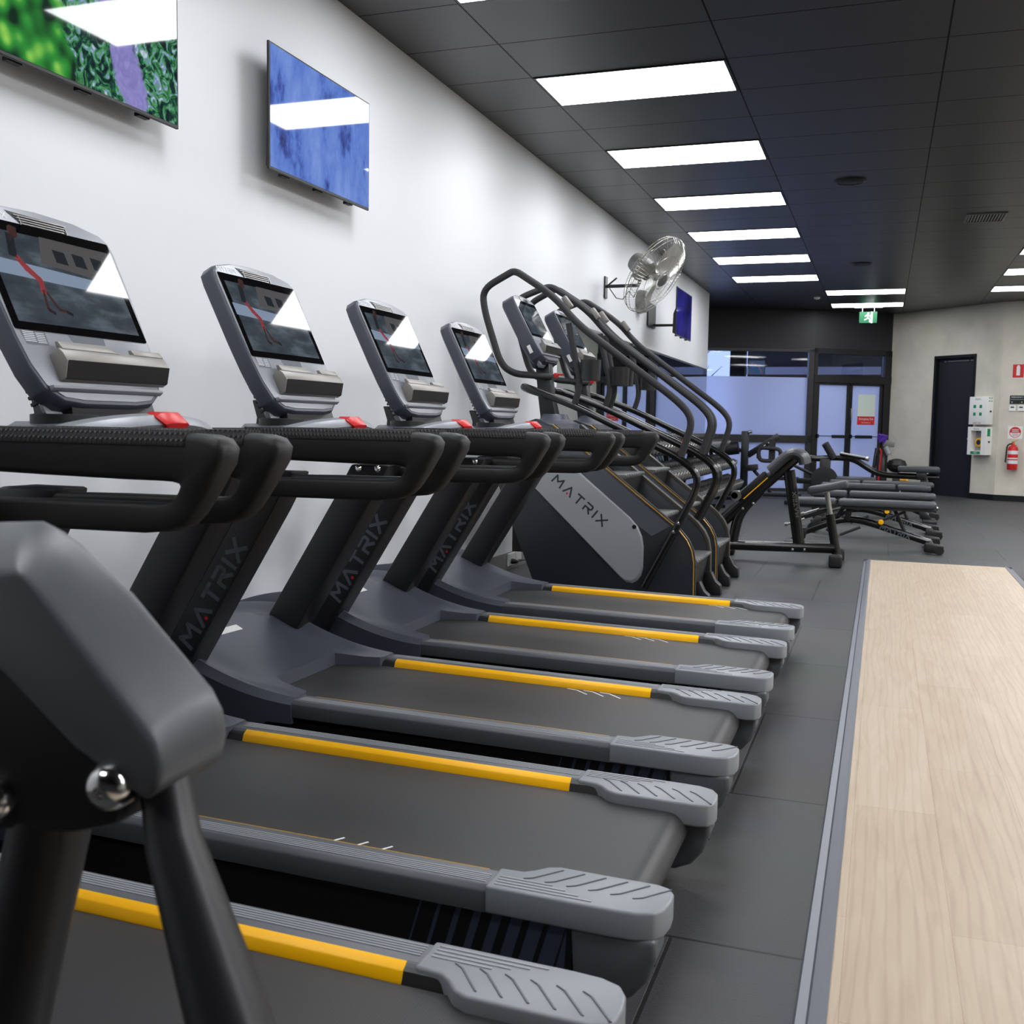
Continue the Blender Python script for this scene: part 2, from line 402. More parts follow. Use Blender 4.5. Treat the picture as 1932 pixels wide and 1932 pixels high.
def text_mesh(txt, size, fn):
    """built-in font text as mesh through fn(u,v)->3d, centred"""
    cu = bpy.data.curves.new('t', 'FONT'); cu.body = txt; cu.size = size; cu.align_x = 'CENTER'; cu.align_y = 'CENTER'; cu.resolution_u = 3
    o = bpy.data.objects.new('t', cu); me = bpy.data.meshes.new_from_object(o)
    mb = MB(); mb.add([fn(v.co.x, v.co.y) for v in me.vertices], [list(p.vertices) for p in me.polygons])
    bpy.data.objects.remove(o); bpy.data.curves.remove(cu); bpy.data.meshes.remove(me)
    return mb

# ------------------------------------------------------------------ room shell
P0 = (-1.3, 19.30); P1 = (1.53, 20.30); P2 = (2.88, 21.3); P3 = (4.61, 19.6); P4 = (11.5, 17.18)
XR, YB = 11.5, -4.0
struct(MB().xy([(-1.6, YB - .2), (XR + .2, YB - .2), (XR + .2, 22), (-1.6, 22)], -0.12, 0.0).build('floor', 'floor_rubber', smooth=False))
struct(MB().xy([(-1.6, YB - .2), (XR + .2, YB - .2), (XR + .2, 22), (-1.6, 22)], CEIL, CEIL + .12).build('ceiling', 'ceiling_tile', smooth=False))
w = MB(); w.box(-.15, 0, YB, 17.5, 2.12, CEIL); w.box(-.15, 0, YB, 9.07, 0, 2.12); w.box(-.15, -.012, 9.07, 17.5, 0, 2.12)
struct(w.build('wall_left', 'white_wall', smooth=False))
struct(MB().box(0.0005, .004, 9.07, 17.5, 2.095, 2.115).build('trim_1', 'chrome_soft', smooth=False))
struct(MB().box(0.0, .012, YB, 9.05, 0.0, .14).build('baseboard_left', 'grey_skirting', bevel=.002, smooth=False))
struct(MB().box(XR, XR + .15, YB, 17.3, 0, CEIL).build('wall_right', 'grey_render', smooth=False))
struct(MB().box(-.15, XR + .15, YB - .15, YB, 0, CEIL).build('wall_back', 'right_wall', smooth=False))
def wallframe(A, B):
    A = Vector((A[0], A[1], 0)); B = Vector((B[0], B[1], 0)); t = (B - A).normalized(); n = Vector((t.y, -t.x, 0))
    cam = Vector((2.8, 0, 0))
    if (cam - A).dot(n) < 0: n = -n
    def f(u, o, z): return tuple(A + t * u + n * o + Vector((0, 0, z)))
    return f, (B - A).length
def wbox(mb, f, u0, u1, o0, o1, z0, z1):
    vs = [f(u, o, z) for u in (u0, u1) for o in (o0, o1) for z in (z0, z1)]
    return mb.add(vs, [(0, 1, 3, 2), (4, 6, 7, 5), (0, 4, 5, 1), (2, 3, 7, 6), (0, 2, 6, 4), (1, 5, 7, 3)])
G1, L1 = wallframe(P1, P0); G2, L2 = wallframe(P1, P2); G3, L3 = wallframe(P2, P3); G4, L4 = wallframe(P3, P4)
# dark bulkhead above the shop front, dark return at far left
w = MB(); wbox(w, G1, 0, L1, -.15, 0, 2.62, CEIL); struct(w.build('wall_far_left', 'dark_wall', smooth=False))
w = MB(); wbox(w, G2, 0, L2, -.15, 0, 2.64, CEIL); struct(w.build('wall_far_middle', 'dark_wall', smooth=False))
w = MB(); wbox(w, G3, 0, 1.07, -.15, 0, 0, CEIL); wbox(w, G3, 1.07, 1.90, -.15, 0, 2.47, CEIL); wbox(w, G3, 1.90, L3 + .02, -.15, 0, 0, CEIL)
struct(w.build('wall_far_grey', 'grey_render', smooth=False))
w = MB(); wbox(w, G4, 0, L4, -.15, 0, 0, CEIL); struct(w.build('wall_far_right', 'grey_render', smooth=False))
struct(MB().box(-1.45, -1.3, 17.4, 19.45, 0, CEIL).build('wall_recess_side', 'dark_wall', smooth=False))
struct(MB().box(-1.45, -.15, 17.35, 17.5, 0, CEIL).build('wall_recess_front', 'dark_wall', smooth=False))
w = MB(); wbox(w, G3, 1.92, L3, 0, .012, 0, .10); struct(w.build('baseboard_grey', 'frame_black', smooth=False))
w = MB(); wbox(w, G4, 0, L4, 0, .012, 0, .10); struct(w.build('baseboard_right', 'frame_black', smooth=False))

# windows: frame + frosted lower light + clear upper light
def window(name, f, u0, u1):
    m = MB(); a = wbox
    a(m, f, u0, u0 + .10, -.10, .02, 0, 2.64); a(m, f, u1 - .06, u1, -.10, .02, 0, 2.64)
    a(m, f, u0, u1, -.10, .02, 2.58, 2.64); a(m, f, u0, u1, -.10, .02, .90, 1.04); a(m, f, u0, u1, -.10, .02, 0, .05)
    root = struct(m.build(name, 'frame_black', bevel=.003, smooth=False))
    g = MB(); a(g, f, u0 + .1, u1 - .06, -.055, -.045, 1.04, 2.115); a(g, f, u0 + .1, u1 - .06, -.055, -.045, .05, .90); g.build('frosted_pane', 'frosted', root, smooth=False)
    g = MB(); a(g, f, u0 + .1, u1 - .06, -.053, -.047, 2.115, 2.58); g.build('clear_pane', 'clear', root, smooth=False)
    return root
window('window_1', G1, 0.0, 2.98)
# double door with transom in the oblique bay
m = MB(); a = wbox
a(m, G2, 0, .07, -.10, .02, 0, 2.66); a(m, G2, 1.53, L2, -.10, .02, 0, 2.66); a(m, G2, 0, L2, -.10, .02, 2.56, 2.66); a(m, G2, 0, L2, -.10, .03, 2.03, 2.17)
dr = struct(m.build('door_1', 'frame_black', bevel=.003, smooth=False))
g = MB(); a(g, G2, .07, 1.53, -.053, -.047, 2.17, 2.56); g.build('transom_pane', 'clear', dr, smooth=False)
for u0, u1, nm in ((.08, .795, 'left'), (.80, 1.52, 'right')):
    m = MB(); a(m, G2, u0, u0 + .055, -.07, 0, .02, 2.03); a(m, G2, u1 - .055, u1, -.07, 0, .02, 2.03); a(m, G2, u0, u1, -.07, 0, 1.99, 2.03); a(m, G2, u0, u1, -.07, 0, .02, .16)
    leaf = m.build('door_leaf', 'frame_black', dr, bevel=.002, smooth=False)
    g = MB(); a(g, G2, u0 + .055, u1 - .055, -.04, -.03, .16, 1.99); g.build('frosted_pane', 'frosted', leaf, smooth=False)
    m = MB(); a(m, G2, u0 + .02, u1 - .02, .03, .04, 1.03, 1.045)
    if nm == 'left': a(m, G2, .42, .76, .02, .07, 1.0, 1.06)
    else: a(m, G2, .93, 1.28, .02, .07, 1.0, 1.06)
    a(m, G2, u0 + .02, u0 + .05, 0, .05, 1.0, 1.07); a(m, G2, u1 - .05, u1 - .02, 0, .05, 1.0, 1.07)
    m.build('push_bar', 'frame_black', leaf, bevel=.002, smooth=False)
m = MB(); a(m, G2, .815, .84, 0, .04, 1.33, 1.56); m.build('door_handle', 'chrome_soft', dr, bevel=.004)
# emergency exit notice on the right leaf
t = MB(); a(t, G2, 1.00, 1.38, -.029, -.027, 1.42, 1.83)
nt_ = tag(t.build('door_notice', 'paper', smooth=False), 'pale notice with red emergency exit strip on the glass door', 'sign')
t = MB(); a(t, G2, 1.00, 1.38, -.029, -.026, 1.26, 1.42); red = t.build('red_strip', 'red_sign', nt_, smooth=False); red['label'] = 'red strip with white lettering'
text_mesh('Emergency Exit', .062, lambda u, v: G2(1.19 + u * .82, -.0245, 1.37 + v)).build('lettering', 'ink_white', red, smooth=False)
text_mesh('Don\u2019t obstruct', .04, lambda u, v: G2(1.19 + u * .8, -.0245, 1.30 + v)).build('lettering', 'ink_white', red, smooth=False)
# black flush door in the grey wall
m = MB(); a(m, G3, 1.03, 1.075, -.12, .015, 0, 2.515); a(m, G3, 1.895, 1.94, -.12, .015, 0, 2.515); a(m, G3, 1.03, 1.94, -.12, .015, 2.465, 2.515)
dr2 = struct(m.build('door_2', 'frame_black', bevel=.003, smooth=False))
m = MB(); a(m, G3, 1.075, 1.895, -.11, -.07, 0, 2.465); m.build('door_leaf', 'door_black', dr2, smooth=False)
m = MB(); a(m, G3, 1.20, 1.255, -.068, -.05, 2.40, 2.425); a(m, G3, 1.28, 1.74, -.068, -.05, 2.40, 2.425); a(m, G3, 1.77, 1.83, -.068, -.05, 2.40, 2.425); m.build('door_closer', 'chrome_soft', dr2, smooth=False)
m = MB(); a(m, G3, 1.80, 1.82, -.07, -.04, 1.10, 1.25); m.lathe(G3(1.81, -.068, 1.04), Vector(G3(0, 1, 0)) - Vector(G3(0, 0, 0)), [(.022, 0), (.022, .03), (0, .032)]); m.build('door_handle', 'chrome_soft', dr2, smooth=False)

# the world beyond the glass
ob = tag(MB().box(-3, 5, 20.9, 27, -.12, -.01).build('outside_pavement', 'asphalt', smooth=False), 'grey paving outside beyond the frosted shop front', 'pavement')
m = MB(); m.box(-.02, 3.4, 22.9, 23.0, 2.30, 2.46); tag(m.build('fascia_band', 'fascia', smooth=False), 'pale horizontal fascia band seen through the clear top glass', 'fascia')
m = MB(); m.box(-.02, 3.4, 23.0, 23.25, 0, 2.31); tag(m.build('brick_wall', 'brick', smooth=False), 'brown brickwork under the pale band beyond the glass', 'wall')
m = MB(); m.box(-.02, 3.4, 23.0, 23.2, 2.46, 3.6); tag(m.build('dark_soffit', 'dark_wall', smooth=False), 'dark soffit panel above the pale band beyond the glass', 'panel')
m = MB(); m.box(-.03, .25, 20.4, 20.7, 0, 3.4); tag(m.build('outside_column', 'frame_black', smooth=False), 'black column behind the clear glass, left of the rainbow screen', 'column')
t = tag(MB().box(.28, .59, 20.75, 20.8, 2.18, 2.47).build('rainbow_display', 'plastic_black', smooth=False), 'small screen showing a rainbow, behind the clear top glass', 'screen')
MB().box(.288, .582, 20.745, 20.7495, 2.19, 2.46).build('picture', 'rainbow_bg', t, smooth=False)
def arcstrip(r0, r1, cx, cz, y):
    b = MB()
    for i in range(10):
        a0, a1 = PI / 2 * i / 10, PI / 2 * (i + 1) / 10
        b.add([(cx + r * math.cos(q), y, cz + r * math.sin(q)) for r, q in ((r0, a0), (r1, a0), (r1, a1), (r0, a1))], [(0, 1, 2, 3)])
    return b
arcstrip(.12, .18, .31, 2.20, 20.744).build('rainbow_band', 'rainbow_a', t, smooth=False)
arcstrip(.20, .225, .31, 2.20, 20.744).build('rainbow_band', 'rainbow_b', t, smooth=False)
m = MB()
for p in (((-.95, 21.5, 0), (-.95, 21.5, 2.0), (-.9, 21.5, 3.4)),): m.tube(p, [.06, .05, .03], 8)
for i in range(26):
    z = 1.8 + random.random() * 1.3; q = random.uniform(-1, 1); m.tube([(-.93, 21.5, z), (-.93 + q * .35, 21.5 + random.uniform(-.2, .2), z + .25), (-.93 + q * .7, 21.5 + random.uniform(-.3, .3), z + .3 + random.random() * .3)], [.018, .012, .004], 5)
tag(m.build('bare_tree', 'trim_bronze'), 'bare tree branches against the sky beyond the far left glass', 'tree')

# ------------------------------------------------------------------ ceiling fittings
def ceiling_light(x, y, label, pm='light_panel'):
    t = thing('ceiling_light', label, 'ceiling light', (x, y, CEIL), group='flat panel lights in the black ceiling')
    m = MB()
    for b in ((-.606, .606, -.302, -.287), (-.606, .606, .287, .302), (-.606, -.591, -.287, .287), (.591, .606, -.287, .287)): m.box(*b, -.006, 0)
    m.build('frame', 'plastic_black', t, smooth=False)
    MB().box(-.591, .591, -.287, .287, -.005, -.001).build('diffuser', pm, t, smooth=False)
    return t
GX, GY = .5886, 5.8774
ord_ = ['nearest fully seen', 'second', 'third', 'fourth', 'fifth', 'sixth']
for i in range(-4, 6):
    y = GY + .612 * (1 + 3 * i) + .306
    if i >= 0: lb = 'bright panel light, %s of the six in the left row above the treadmills' % ord_[i]
    elif i == -1: lb = 'bright panel light cut off by the top edge of the picture'
    else: lb = 'bright panel light in the left row, %s rows behind the cut-off one' % {-2: 'one', -3: 'two', -4: 'three', -5: 'four'}[i]
    ceiling_light(GX + .612, y, lb)
for k, lb in ((19, 'nearer of the two panel lights before the exit sign'), (22, 'farther of the two panel lights, just in front of the exit sign')):
    ceiling_light(GX + 1.224 * 1.5, GY + .612 * k + .306, 'bright ' + lb)
for k, lb in ((13, 'right-edge panel light, topmost and nearest of three'), (16, 'right-edge panel light, middle of three'), (19, 'right-edge panel light, lowest and farthest of three')):
    ceiling_light(GX + 1.224 * 3.5, GY + .612 * k + .306, lb)
for j, k in enumerate((10, 7, 4, 1, -2, -5, -8)):  # assumed unseen run of the right row, brightened to act as fill
    ceiling_light(GX + 1.224 * 3.5, GY + .612 * k + .306, 'unseen boosted panel light of the right row, %s one nearer than the visible three' % ['first', 'second', 'third', 'fourth', 'fifth', 'sixth', 'seventh', 'eighth', 'ninth'][j], 'light_panel_fill')
for c_, nm_ in ((5.5, 'second'), (7.5, 'third')):  # rows added out of view to brighten the white and grey walls
    for j, k in enumerate((16, 10, 4, -2, -8)):
        ceiling_light(GX + 1.224 * c_, GY + .612 * k + .306, 'added unseen fill light, %s row right of the vent, %s from far end' % (nm_, ['first', 'second', 'third', 'fourth', 'fifth', 'sixth'][j]), 'light_panel_fill')
def round_speaker(x, y, label):
    t = thing('ceiling_speaker', label, 'ceiling speaker', (x, y, CEIL), group='round black ceiling speakers')
    MB().lathe((0, 0, 0), (0, 0, -1), [(.14, 0), (.14, .008), (.125, .014), (.12, .006), (0, .006)], 28).build('rim', 'frame_black', t)
    MB().lathe((0, 0, -.004), (0, 0, -1), [(.12, 0), (.11, .006), (0, .008)], 28).build('grille', 'rubber_black', t)
round_speaker(2.42, 9.9, 'round black ceiling speaker, the nearer and larger one')
round_speaker(2.42, 14.78, 'round black ceiling speaker, the farther one beside the panel lights')
t = thing('ceiling_vent', 'black slatted air vent in the ceiling at the upper right', 'air vent', (3.68, 11.9, CEIL))
m = MB(); m.box(-.19, .19, -.22, -.20, -.012, 0); m.box(-.19, .19, .20, .22, -.012, 0); m.box(-.19, -.17, -.2, .2, -.012, 0); m.box(.17, .19, -.2, .2, -.012, 0); m.build('frame', 'motor_grey', t, smooth=False)
MB().box(-.17, .17, -.2, .2, -.003, -.001).build('backing', 'deck_black', t, smooth=False)
m = MB()
for i in range(12): m.obox((-.155 + i * .028, 0, -.008), (1, 0, 0.6), (0, 1, 0), (-.6, 0, 1), .008, .2, .001)
m.build('slats', 'motor_grey', t, smooth=False)
tag(MB().lathe((1.65, 18.36, CEIL), (0, 0, -1), [(.05, 0), (.05, .02), (.035, .035), (0, .038)], 18).build('smoke_detector', 'white_plastic'), 'small white smoke detector left of the nearer short light', 'smoke detector')
# exit sign
t = thing('exit_sign', 'green running man exit sign hanging from the ceiling', 'exit sign', (2.446, 19.95, CEIL))
m = MB(); m.box(-.24, .24, -.03, .03, -.02, 0); m.cyl((-.1, 0, -.02), (-.1, 0, -.1), .006, 8); m.cyl((.1, 0, -.02), (.1, 0, -.1), .006, 8); m.build('bracket', 'chrome_soft', t, smooth=False)
MB().box(-.15, .15, -.02, .02, -.285, -.09).build('sign_panel', mat('exit_green', (6, 84, 50), .4, emit=(8, 118, 70), es=.12), t, smooth=False)
m = MB(); fn = lambda u, v: (u, -.0215, v - .19)
for pl in ([(-.02, .05), (.0, .0), (-.03, -.03), (-.06, -.04)], [(0, 0), (.03, -.04), (.03, -.08)], [(-.02, .045), (.03, .03), (.045, .0)], [(-.02, .045), (-.05, .02)]): m.stroke(pl, .018, fn)
m.add([fn(.0 + .016 * math.cos(q), .075 + .016 * math.sin(q)) for q in [2 * PI * i / 10 for i in range(10)]], [list(range(10))])
m.stroke([(.06, -.09), (.06, .09)], .03, fn)
m.build('running_man', 'ink_white', t, smooth=False)

# ------------------------------------------------------------------ oak platform
m = MB(); m.box(2.735, 3.82, YB, 9.70, 0, .022)
pl = tag(m.build('wooden_platform', 'oak_planks', smooth=False), 'pale oak plank lifting platform set in the rubber floor', 'platform')
sec = [(-.06, 0), (-.055, .008), (-.035, .012), (-.03, .018), (-.005, .027), (.004, .027), (.004, 0)]
m = MB(); m.prism(sec, lambda p, k: (2.735 + p[0], (YB, 9.72)[k], p[1])); m.prism(sec, lambda p, k: (3.82 - p[0], (YB, 9.72)[k], p[1]))
m.prism(sec, lambda p, k: ((2.68, 3.87)[k], 9.71 - p[0], p[1])); m.build('edge_trim', 'trim_rubber', pl, smooth=False)

# ------------------------------------------------------------------ wall screens
def television(name, y0, y1, z0, z1, xf, scr, label, tilt=0.0, standoff=None):
    t = thing(name, label, 'television', (0, (y0 + y1) / 2, z0))
    hw = (y1 - y0) / 2; h = z1 - z0
    fx = lambda x, z: x + tilt * (z / h - .5)
    m = MB(); m.prism([(xf - .012, 0), (xf, 0), (xf, h), (xf - .012, h)], lambda p, k: (fx(p[0], p[1]), (-hw, hw)[k], p[1])); m.build('bezel', 'plastic_black', t, smooth=False, bevel=.002)
    m = MB(); g = .008
    m.add([(fx(xf + .001, z), y, z) for y, z in ((-hw + g, g * 1.6), (hw - g, g * 1.6), (hw - g, h - g), (-hw + g, h - g))], [(0, 1, 2, 3)]); m.build('screen', scr, t, smooth=False)
    m = MB(); m.prism([(xf - .012, .01), (xf - .012, h * .62), (xf - .05, h * .45), (xf - .055, .03)], lambda p, k: (fx(p[0], p[1]), (-hw * .88, hw * .88)[k], p[1])); m.build('rear_housing', 'plastic_black', t, smooth=False, bevel=.004)
    m = MB(); m.box(.001, .02, -.22, .22, h * .25, h * .75); m.obox(((xf) / 2, .1 if xf > .2 else 0, h * .3), (1, 0, 0), (0, 1, 0), (0, 0, 1), max(xf / 2 - .02, .015), .015, .015)
    m.build('wall_bracket', 'frame_black', t, smooth=False)
    for q in (-.32, 0, .32): MB().box(xf - .045, xf - .02, q * hw * 2 - .03, q * hw * 2 + .03, -.001, .012).build('port_cover', 'rubber_black', t, smooth=False)
    return t
television('television', 2.585, 3.575, 2.305, 2.865, .10, 'screen_garden', 'wall television showing a flower garden, cut off at the top-left corner', .0)
television('television', 4.21, 5.19, 2.30, 2.865, .11, 'screen_snow', 'wall television showing blue snow, above the second treadmill console', .0)
television('television', 12.47, 13.49, 2.25, 2.82, .42, 'screen_night', 'small dark blue television on an arm, far along the wall past the fan')

# ------------------------------------------------------------------ wall mirrors
ys = [9.07, 11.2, 13.37, 15.58, 17.5]
for i in range(4):
    o = MB().box(-.006, .0, ys[i] + .002, ys[i + 1] - .002, .02, 2.10).build('wall_mirror', 'mirror_glass', smooth=False)
    tag(o, ['tall wall mirror panel right behind the stair climbers', 'second wall mirror panel, behind the dumbbells', 'third wall mirror panel, under the small far television', 'last wall mirror panel, at the end of the white wall'][i], 'mirror', 'mirror panels under the white wall')

# ------------------------------------------------------------------ wall fan
t = thing('wall_fan', 'large caged wall fan tilted down on a black bracket', 'fan', (0, 10.70, 2.60))
rgt = Vector((.943, .334, .017)); upv = Vector((-.044, .073, .996)); fwd = Vector((-.331, .94, -.084))
nrm = (rgt * .67 - upv * .60 - fwd * .44).normalized(); ctr = Vector((.60, -.36, .05))
ua = nrm.cross(Vector((0, 0, 1))).normalized(); ub = ua.cross(nrm)
def fp(r, a, h): return ctr + (ua * math.cos(a) + ub * math.sin(a)) * r + nrm * h
m = MB(); m.box(.001, .018, -.05, .05, -.12, .10); m.build('wall_plate', 'frame_black', t, bevel=.002, smooth=False)
m = MB(); m.tube([(.01, 0, 0), (.36, -.02, 0), tuple(ctr - nrm * .16 + Vector((-.02, 0, -.05)))], .018, 10); m.obox((.07, 0, .04), (1, 0, .8), (0, 1, 0), (-.8, 0, 1), .07, .012, .006); m.build('arm', 'frame_black', t)
m = MB(); m.tube([(.05, .0, -.02), (.12, .02, -.12), (.2, -.03, -.14), (.27, -.06, -.06), (.33, -.1, -.13), (.42, -.16, .02), tuple(ctr - nrm * .2)], .005, 6); m.build('cord', 'frame_black', t)
MB().lathe(ctr - nrm * .07, -nrm, [(.05, -.03), (.10, 0), (.105, .06), (.10, .18), (.085, .22), (0, .235)], 24).build('motor', 'motor_grey', t)
def ring(r, h, th, m_, n=40):
    pts = [fp(r, 2 * PI * i / n, h) for i in range(n + 1)]; m_.tube(pts, th, 4)
m = MB(); ring(.41, 0, .005, m); ring(.40, .035, .003, m); ring(.40, -.035, .003, m); ring(.25, .085, .0025, m); ring(.25, -.085, .0025, m); ring(.10, .10, .003, m)
for i in range(72):
    a_ = 2 * PI * i / 72
    m.tube([fp(.07, a_, .10), fp(.25, a_ + .05, .086), fp(.37, a_ + .10, .055), fp(.41, a_ + .11, .0)], .0013, 3)
    m.tube([fp(.09, a_, -.09), fp(.25, a_, -.086), fp(.37, a_, -.055), fp(.41, a_, 0)], .0013, 3)
m.build('cage', 'cage_wire', t)
MB().lathe(ctr + nrm * .10, nrm, [(.07, 0), (.065, .012), (0, .02)], 20).build('badge', 'motor_grey', t)
for k in range(3):
    m = MB(); rows = []
    for i in range(7):
        r = .06 + .31 * i / 6; wd = .30 + .42 * math.sin(PI * min(1, (i + 1) / 6.2)) * .9
        rows.append([fp(r, 2 * PI * k / 3 + wd * (j / 6 - .5) * 1.6, .035 * (j / 6 - .5) * 2 + .0) for j in range(7)])
    vs = [v for r_ in rows for v in r_]; fs = [(i * 7 + j, i * 7 + j + 1, (i + 1) * 7 + j + 1, (i + 1) * 7 + j) for i in range(6) for j in range(6)]
    m.add(vs, fs); m.build('blade', 'blade', t)
m = MB(); m.lathe(ctr - nrm * .06, nrm, [(.05, 0), (.05, .09), (.03, .11), (0, .115)], 18); m.build('hub', 'blade', t)
# round dish-like loudspeaker behind the fan
m = MB().lathe((.012, 12.25, 2.62), (1, 0, 0), [(.0, -.01), (.13, -.01), (.14, .02), (.12, .10), (.0, .11)], 28)
tag(m.build('round_wall_unit', 'motor_grey'), 'round grey wall unit with dark rim, low behind the fan', 'wall unit')

# ------------------------------------------------------------------ power socket
t = thing('power_socket', 'white double power socket low on the grey skirting with black plug', 'power socket', (0, 7.95, .0))
MB().box(.012, .03, -.16, -.01, .03, .13).build('face_plate', 'white_plastic', t, bevel=.003, smooth=False)
MB().box(.012, .03, .01, .14, .045, .13).build('face_plate', 'white_plastic', t, bevel=.003, smooth=False)
m = MB(); m.lathe((.03, -.10, .065), (1, 0, 0), [(.022, 0), (.022, .02), (.012, .05), (0, .052)], 14); m.build('plug', 'rubber_black', t)
m = MB(); m.tube(smoothpath([((.07, -.10, .065), 0), ((.12, .05, .07), .06), ((.2, .25, .01), .1), ((.35, .3, .006), .1), ((.5, .1, .006), .1), ((.75, .12, .006), 0)]), .005, 6); m.build('cable', 'rubber_black', t)
m = MB(); m.tube(smoothpath([((.035, .05, .06), 0), ((.06, .15, .05), .05), ((.12, .4, .008), .1), ((.3, .55, .006), 0)]), .004, 6); m.build('cable', 'rubber_black', t)

# ------------------------------------------------------------------ consoles (shared by treadmills and climbers)
def console(parent, base, d, hw, full, screen_mat, off, sc=1.0, video=True, thick=1.0):
    """base: lowest point of the face centre, d: up direction of the face in XZ; face outline in (y, s)"""
    d = Vector((d[0], 0, d[1])).normalized(); n = Vector((d.z, 0, -d.x)); base = Vector(base) + off
    def F(y, s, o): 
        p = base + d * s * sc + n * o * sc; return (p.x, p.y + y * sc, p.z)
    H = full
    out = [(-.10, -.052), (-.17, -.045), (-.222, -.012), (-.246, .045), (-.258, .12), (-.265, .22), (-.268, H - .07), (-.262, H - .035), (-.235, H - .014), (-.14, H + .006), (0, H + .013)]
    out = out + [(-y, s) for y, s in out[::-1][1:]]
    k = hw / .268; out = [(y * k, s) for y, s in out]
    m = MB(); m.loft([[F(y * .90, H / 2 + (s - H / 2) * .93, -.066 * thick) for y, s in out], [F(y * .985, s, -.055 * thick) for y, s in out], [F(y, s, -.015) for y, s in out], [F(y * .985, H / 2 + (s - H / 2) * .988, 0) for y, s in out]])
    body = m.build('console_shell', 'slate', parent, bevel=.003)
    ins = [(y * .962, H / 2 + (s - H / 2) * .965 + .002) for y, s in out]
    m = MB(); m.loft([[F(y, s, -.003) for y, s in ins], [F(y, s, .0025) for y, s in ins]]); m.build('front_panel', 'silver', body, bevel=.001)
    m = MB(); m.loft([[F(y * k, s, -.05) for y, s in ((-.19, -.06), (.19, -.06), (.21, .1), (.19, H - .1), (-.19, H - .1), (-.21, .1))], [F(y * k, s, -.085) for y, s in ((-.16, -.075), (.16, -.075), (.17, .1), (.14, H - .22), (-.14, H - .22), (-.17, .1))]])
    hump = m.build('rear_housing', 'shell_grey', parent, bevel=.006)
    m = MB()
    for i in range(9):
        for sd in (-1, 1): m.obox(F(sd * .196 * k, -.02 + i * .018, -.064), n, (0, 1, 0), d, .012, .005, .004)
    m.build('vent_slots', 'deck_black', hump, smooth=False)
    # glass and picture
    g0, g1, gy = .146, H - .043, .247 * k
    m = MB(); q = []
    for cy, cs, a0 in ((gy - .006, g1 - .006, 0), (-gy + .006, g1 - .006, 90), (-gy + .006, g0 + .006, 180), (gy - .006, g0 + .006, 270)):
        for a_ in (0, 45, 90): q.append((cy + .006 * math.cos(math.radians(a0 + a_)), cs + .006 * math.sin(math.radians(a0 + a_))))
    m.loft([[F(y, s, .001) for y, s in q], [F(y, s, .004) for y, s in q]]); gl = m.build('screen_glass', 'glass_black', body, smooth=False)
    m = MB(); m.add([F(y, s, .0045) for y, s in ((-gy + .022, g0 + .022), (gy - .022, g0 + .022), (gy - .022, g1 - .03), (-gy + .022, g1 - .03))], [(0, 1, 2, 3)])
    pic = m.build('picture', screen_mat, parent, smooth=False)
    if video:
        fn = lambda y, s: F(y, s, .0049)
        m = MB(); m.stroke([(-.138, .352), (-.120, .322), (-.088, .295), (-.092, .262)], .017, fn); m.stroke([(-.135, .345), (-.09, .30), (-.088, .268)], .015, fn); m.build('runner_leggings', 'screen_red', pic, smooth=False)
        for pl in ([(-.092, .265), (-.10, .215), (-.085, .205)], [(-.086, .268), (-.06, .215), (-.032, .212)], [(-.140, .405), (-.105, .44)]): MB().stroke(pl, .009, fn).build('runner_skin', 'screen_skin', pic, smooth=False)
        m = MB(); m.add([fn(-.120 + .016 * math.cos(a_), .428 + .019 * math.sin(a_)) for a_ in [2 * PI * i / 10 for i in range(10)]], [list(range(10))]); m.build('runner_head', 'screen_skin', pic, smooth=False)
        m = MB(); m.stroke([(-.135, .412), (-.148, .36)], .026, fn); m.build('runner_top', 'screen_dark', pic, smooth=False)
        MB().stroke([(-.035, .211), (-.02, .206)], .010, fn).build('runner_shoe', 'screen_dark', pic, smooth=False); MB().stroke([(-.098, .21), (-.082, .203)], .010, fn).build('runner_shoe', 'screen_dark', pic, smooth=False)
        fb = lambda y, s: F(y, s, .0047)
        MB().add([fb(*p) for p in ((-.225, .30), (.225, .285), (.225, .318), (-.225, .345))], [(0, 1, 2, 3)]).build('pale_road', 'screen_pale', pic, smooth=False)
        MB().add([fb(*p) for p in ((-.06, .348), (.225, .322), (.225, .425), (-.03, .43))], [(0, 1, 2, 3)]).build('brick_house', 'screen_brick', pic, smooth=False)
        for q in (.02, .09, .16): MB().add([F(y + q, s, .0048) for y, s in ((-.02, .36), (.022, .357), (.022, .395), (-.02, .398))], [(0, 1, 2, 3)]).build('house_window', 'screen_dark', pic, smooth=False)
    # device tray
    m = MB(); pr = [(.082, .002), (.086, .036), (.070, .044), (.047, .048), (.010, .022), (.008, .002)]
    m.loft([[F(y * k, s, o) for s, o in pr] for y in (-.165, .240)])
    tr = m.build('device_tray', 'tray_grey', parent, bevel=.003)
    m = MB(); m.loft([[F(y * k, s, o) for s, o in ((.046, .0495), (.0105, .0238), (.0085, .018), (.042, .042))] for y in (-.160, .236)]); m.build('tray_underside', 'tray_dark', tr, smooth=False)
    m = MB(); m.loft([[F(y * k, s, o) for s, o in ((.080, .022), (.108, .024), (.105, .034), (.082, .040))] for y in (-.155, -.15, .03)] + [[F(.055 * k, s, o) for s, o in ((.080, .022), (.084, .024), (.083, .034), (.080, .040))]])
    m.loft([[F(y * k, s, o) for s, o in ((.080, .022), (.104, .024), (.101, .034), (.082, .040))] for y in (.118, .240)]); m.build('tray_lip', 'tray_grey', tr, bevel=.002)
    m = MB(); m.loft([[F(y * k, s, o) for s, o in ((-.004, .003), (-.008, .018), (-.016, .018), (-.020, .003))] for y in (-.21, .21)]); m.build('lower_ledge', 'cap_grey', body, bevel=.002)
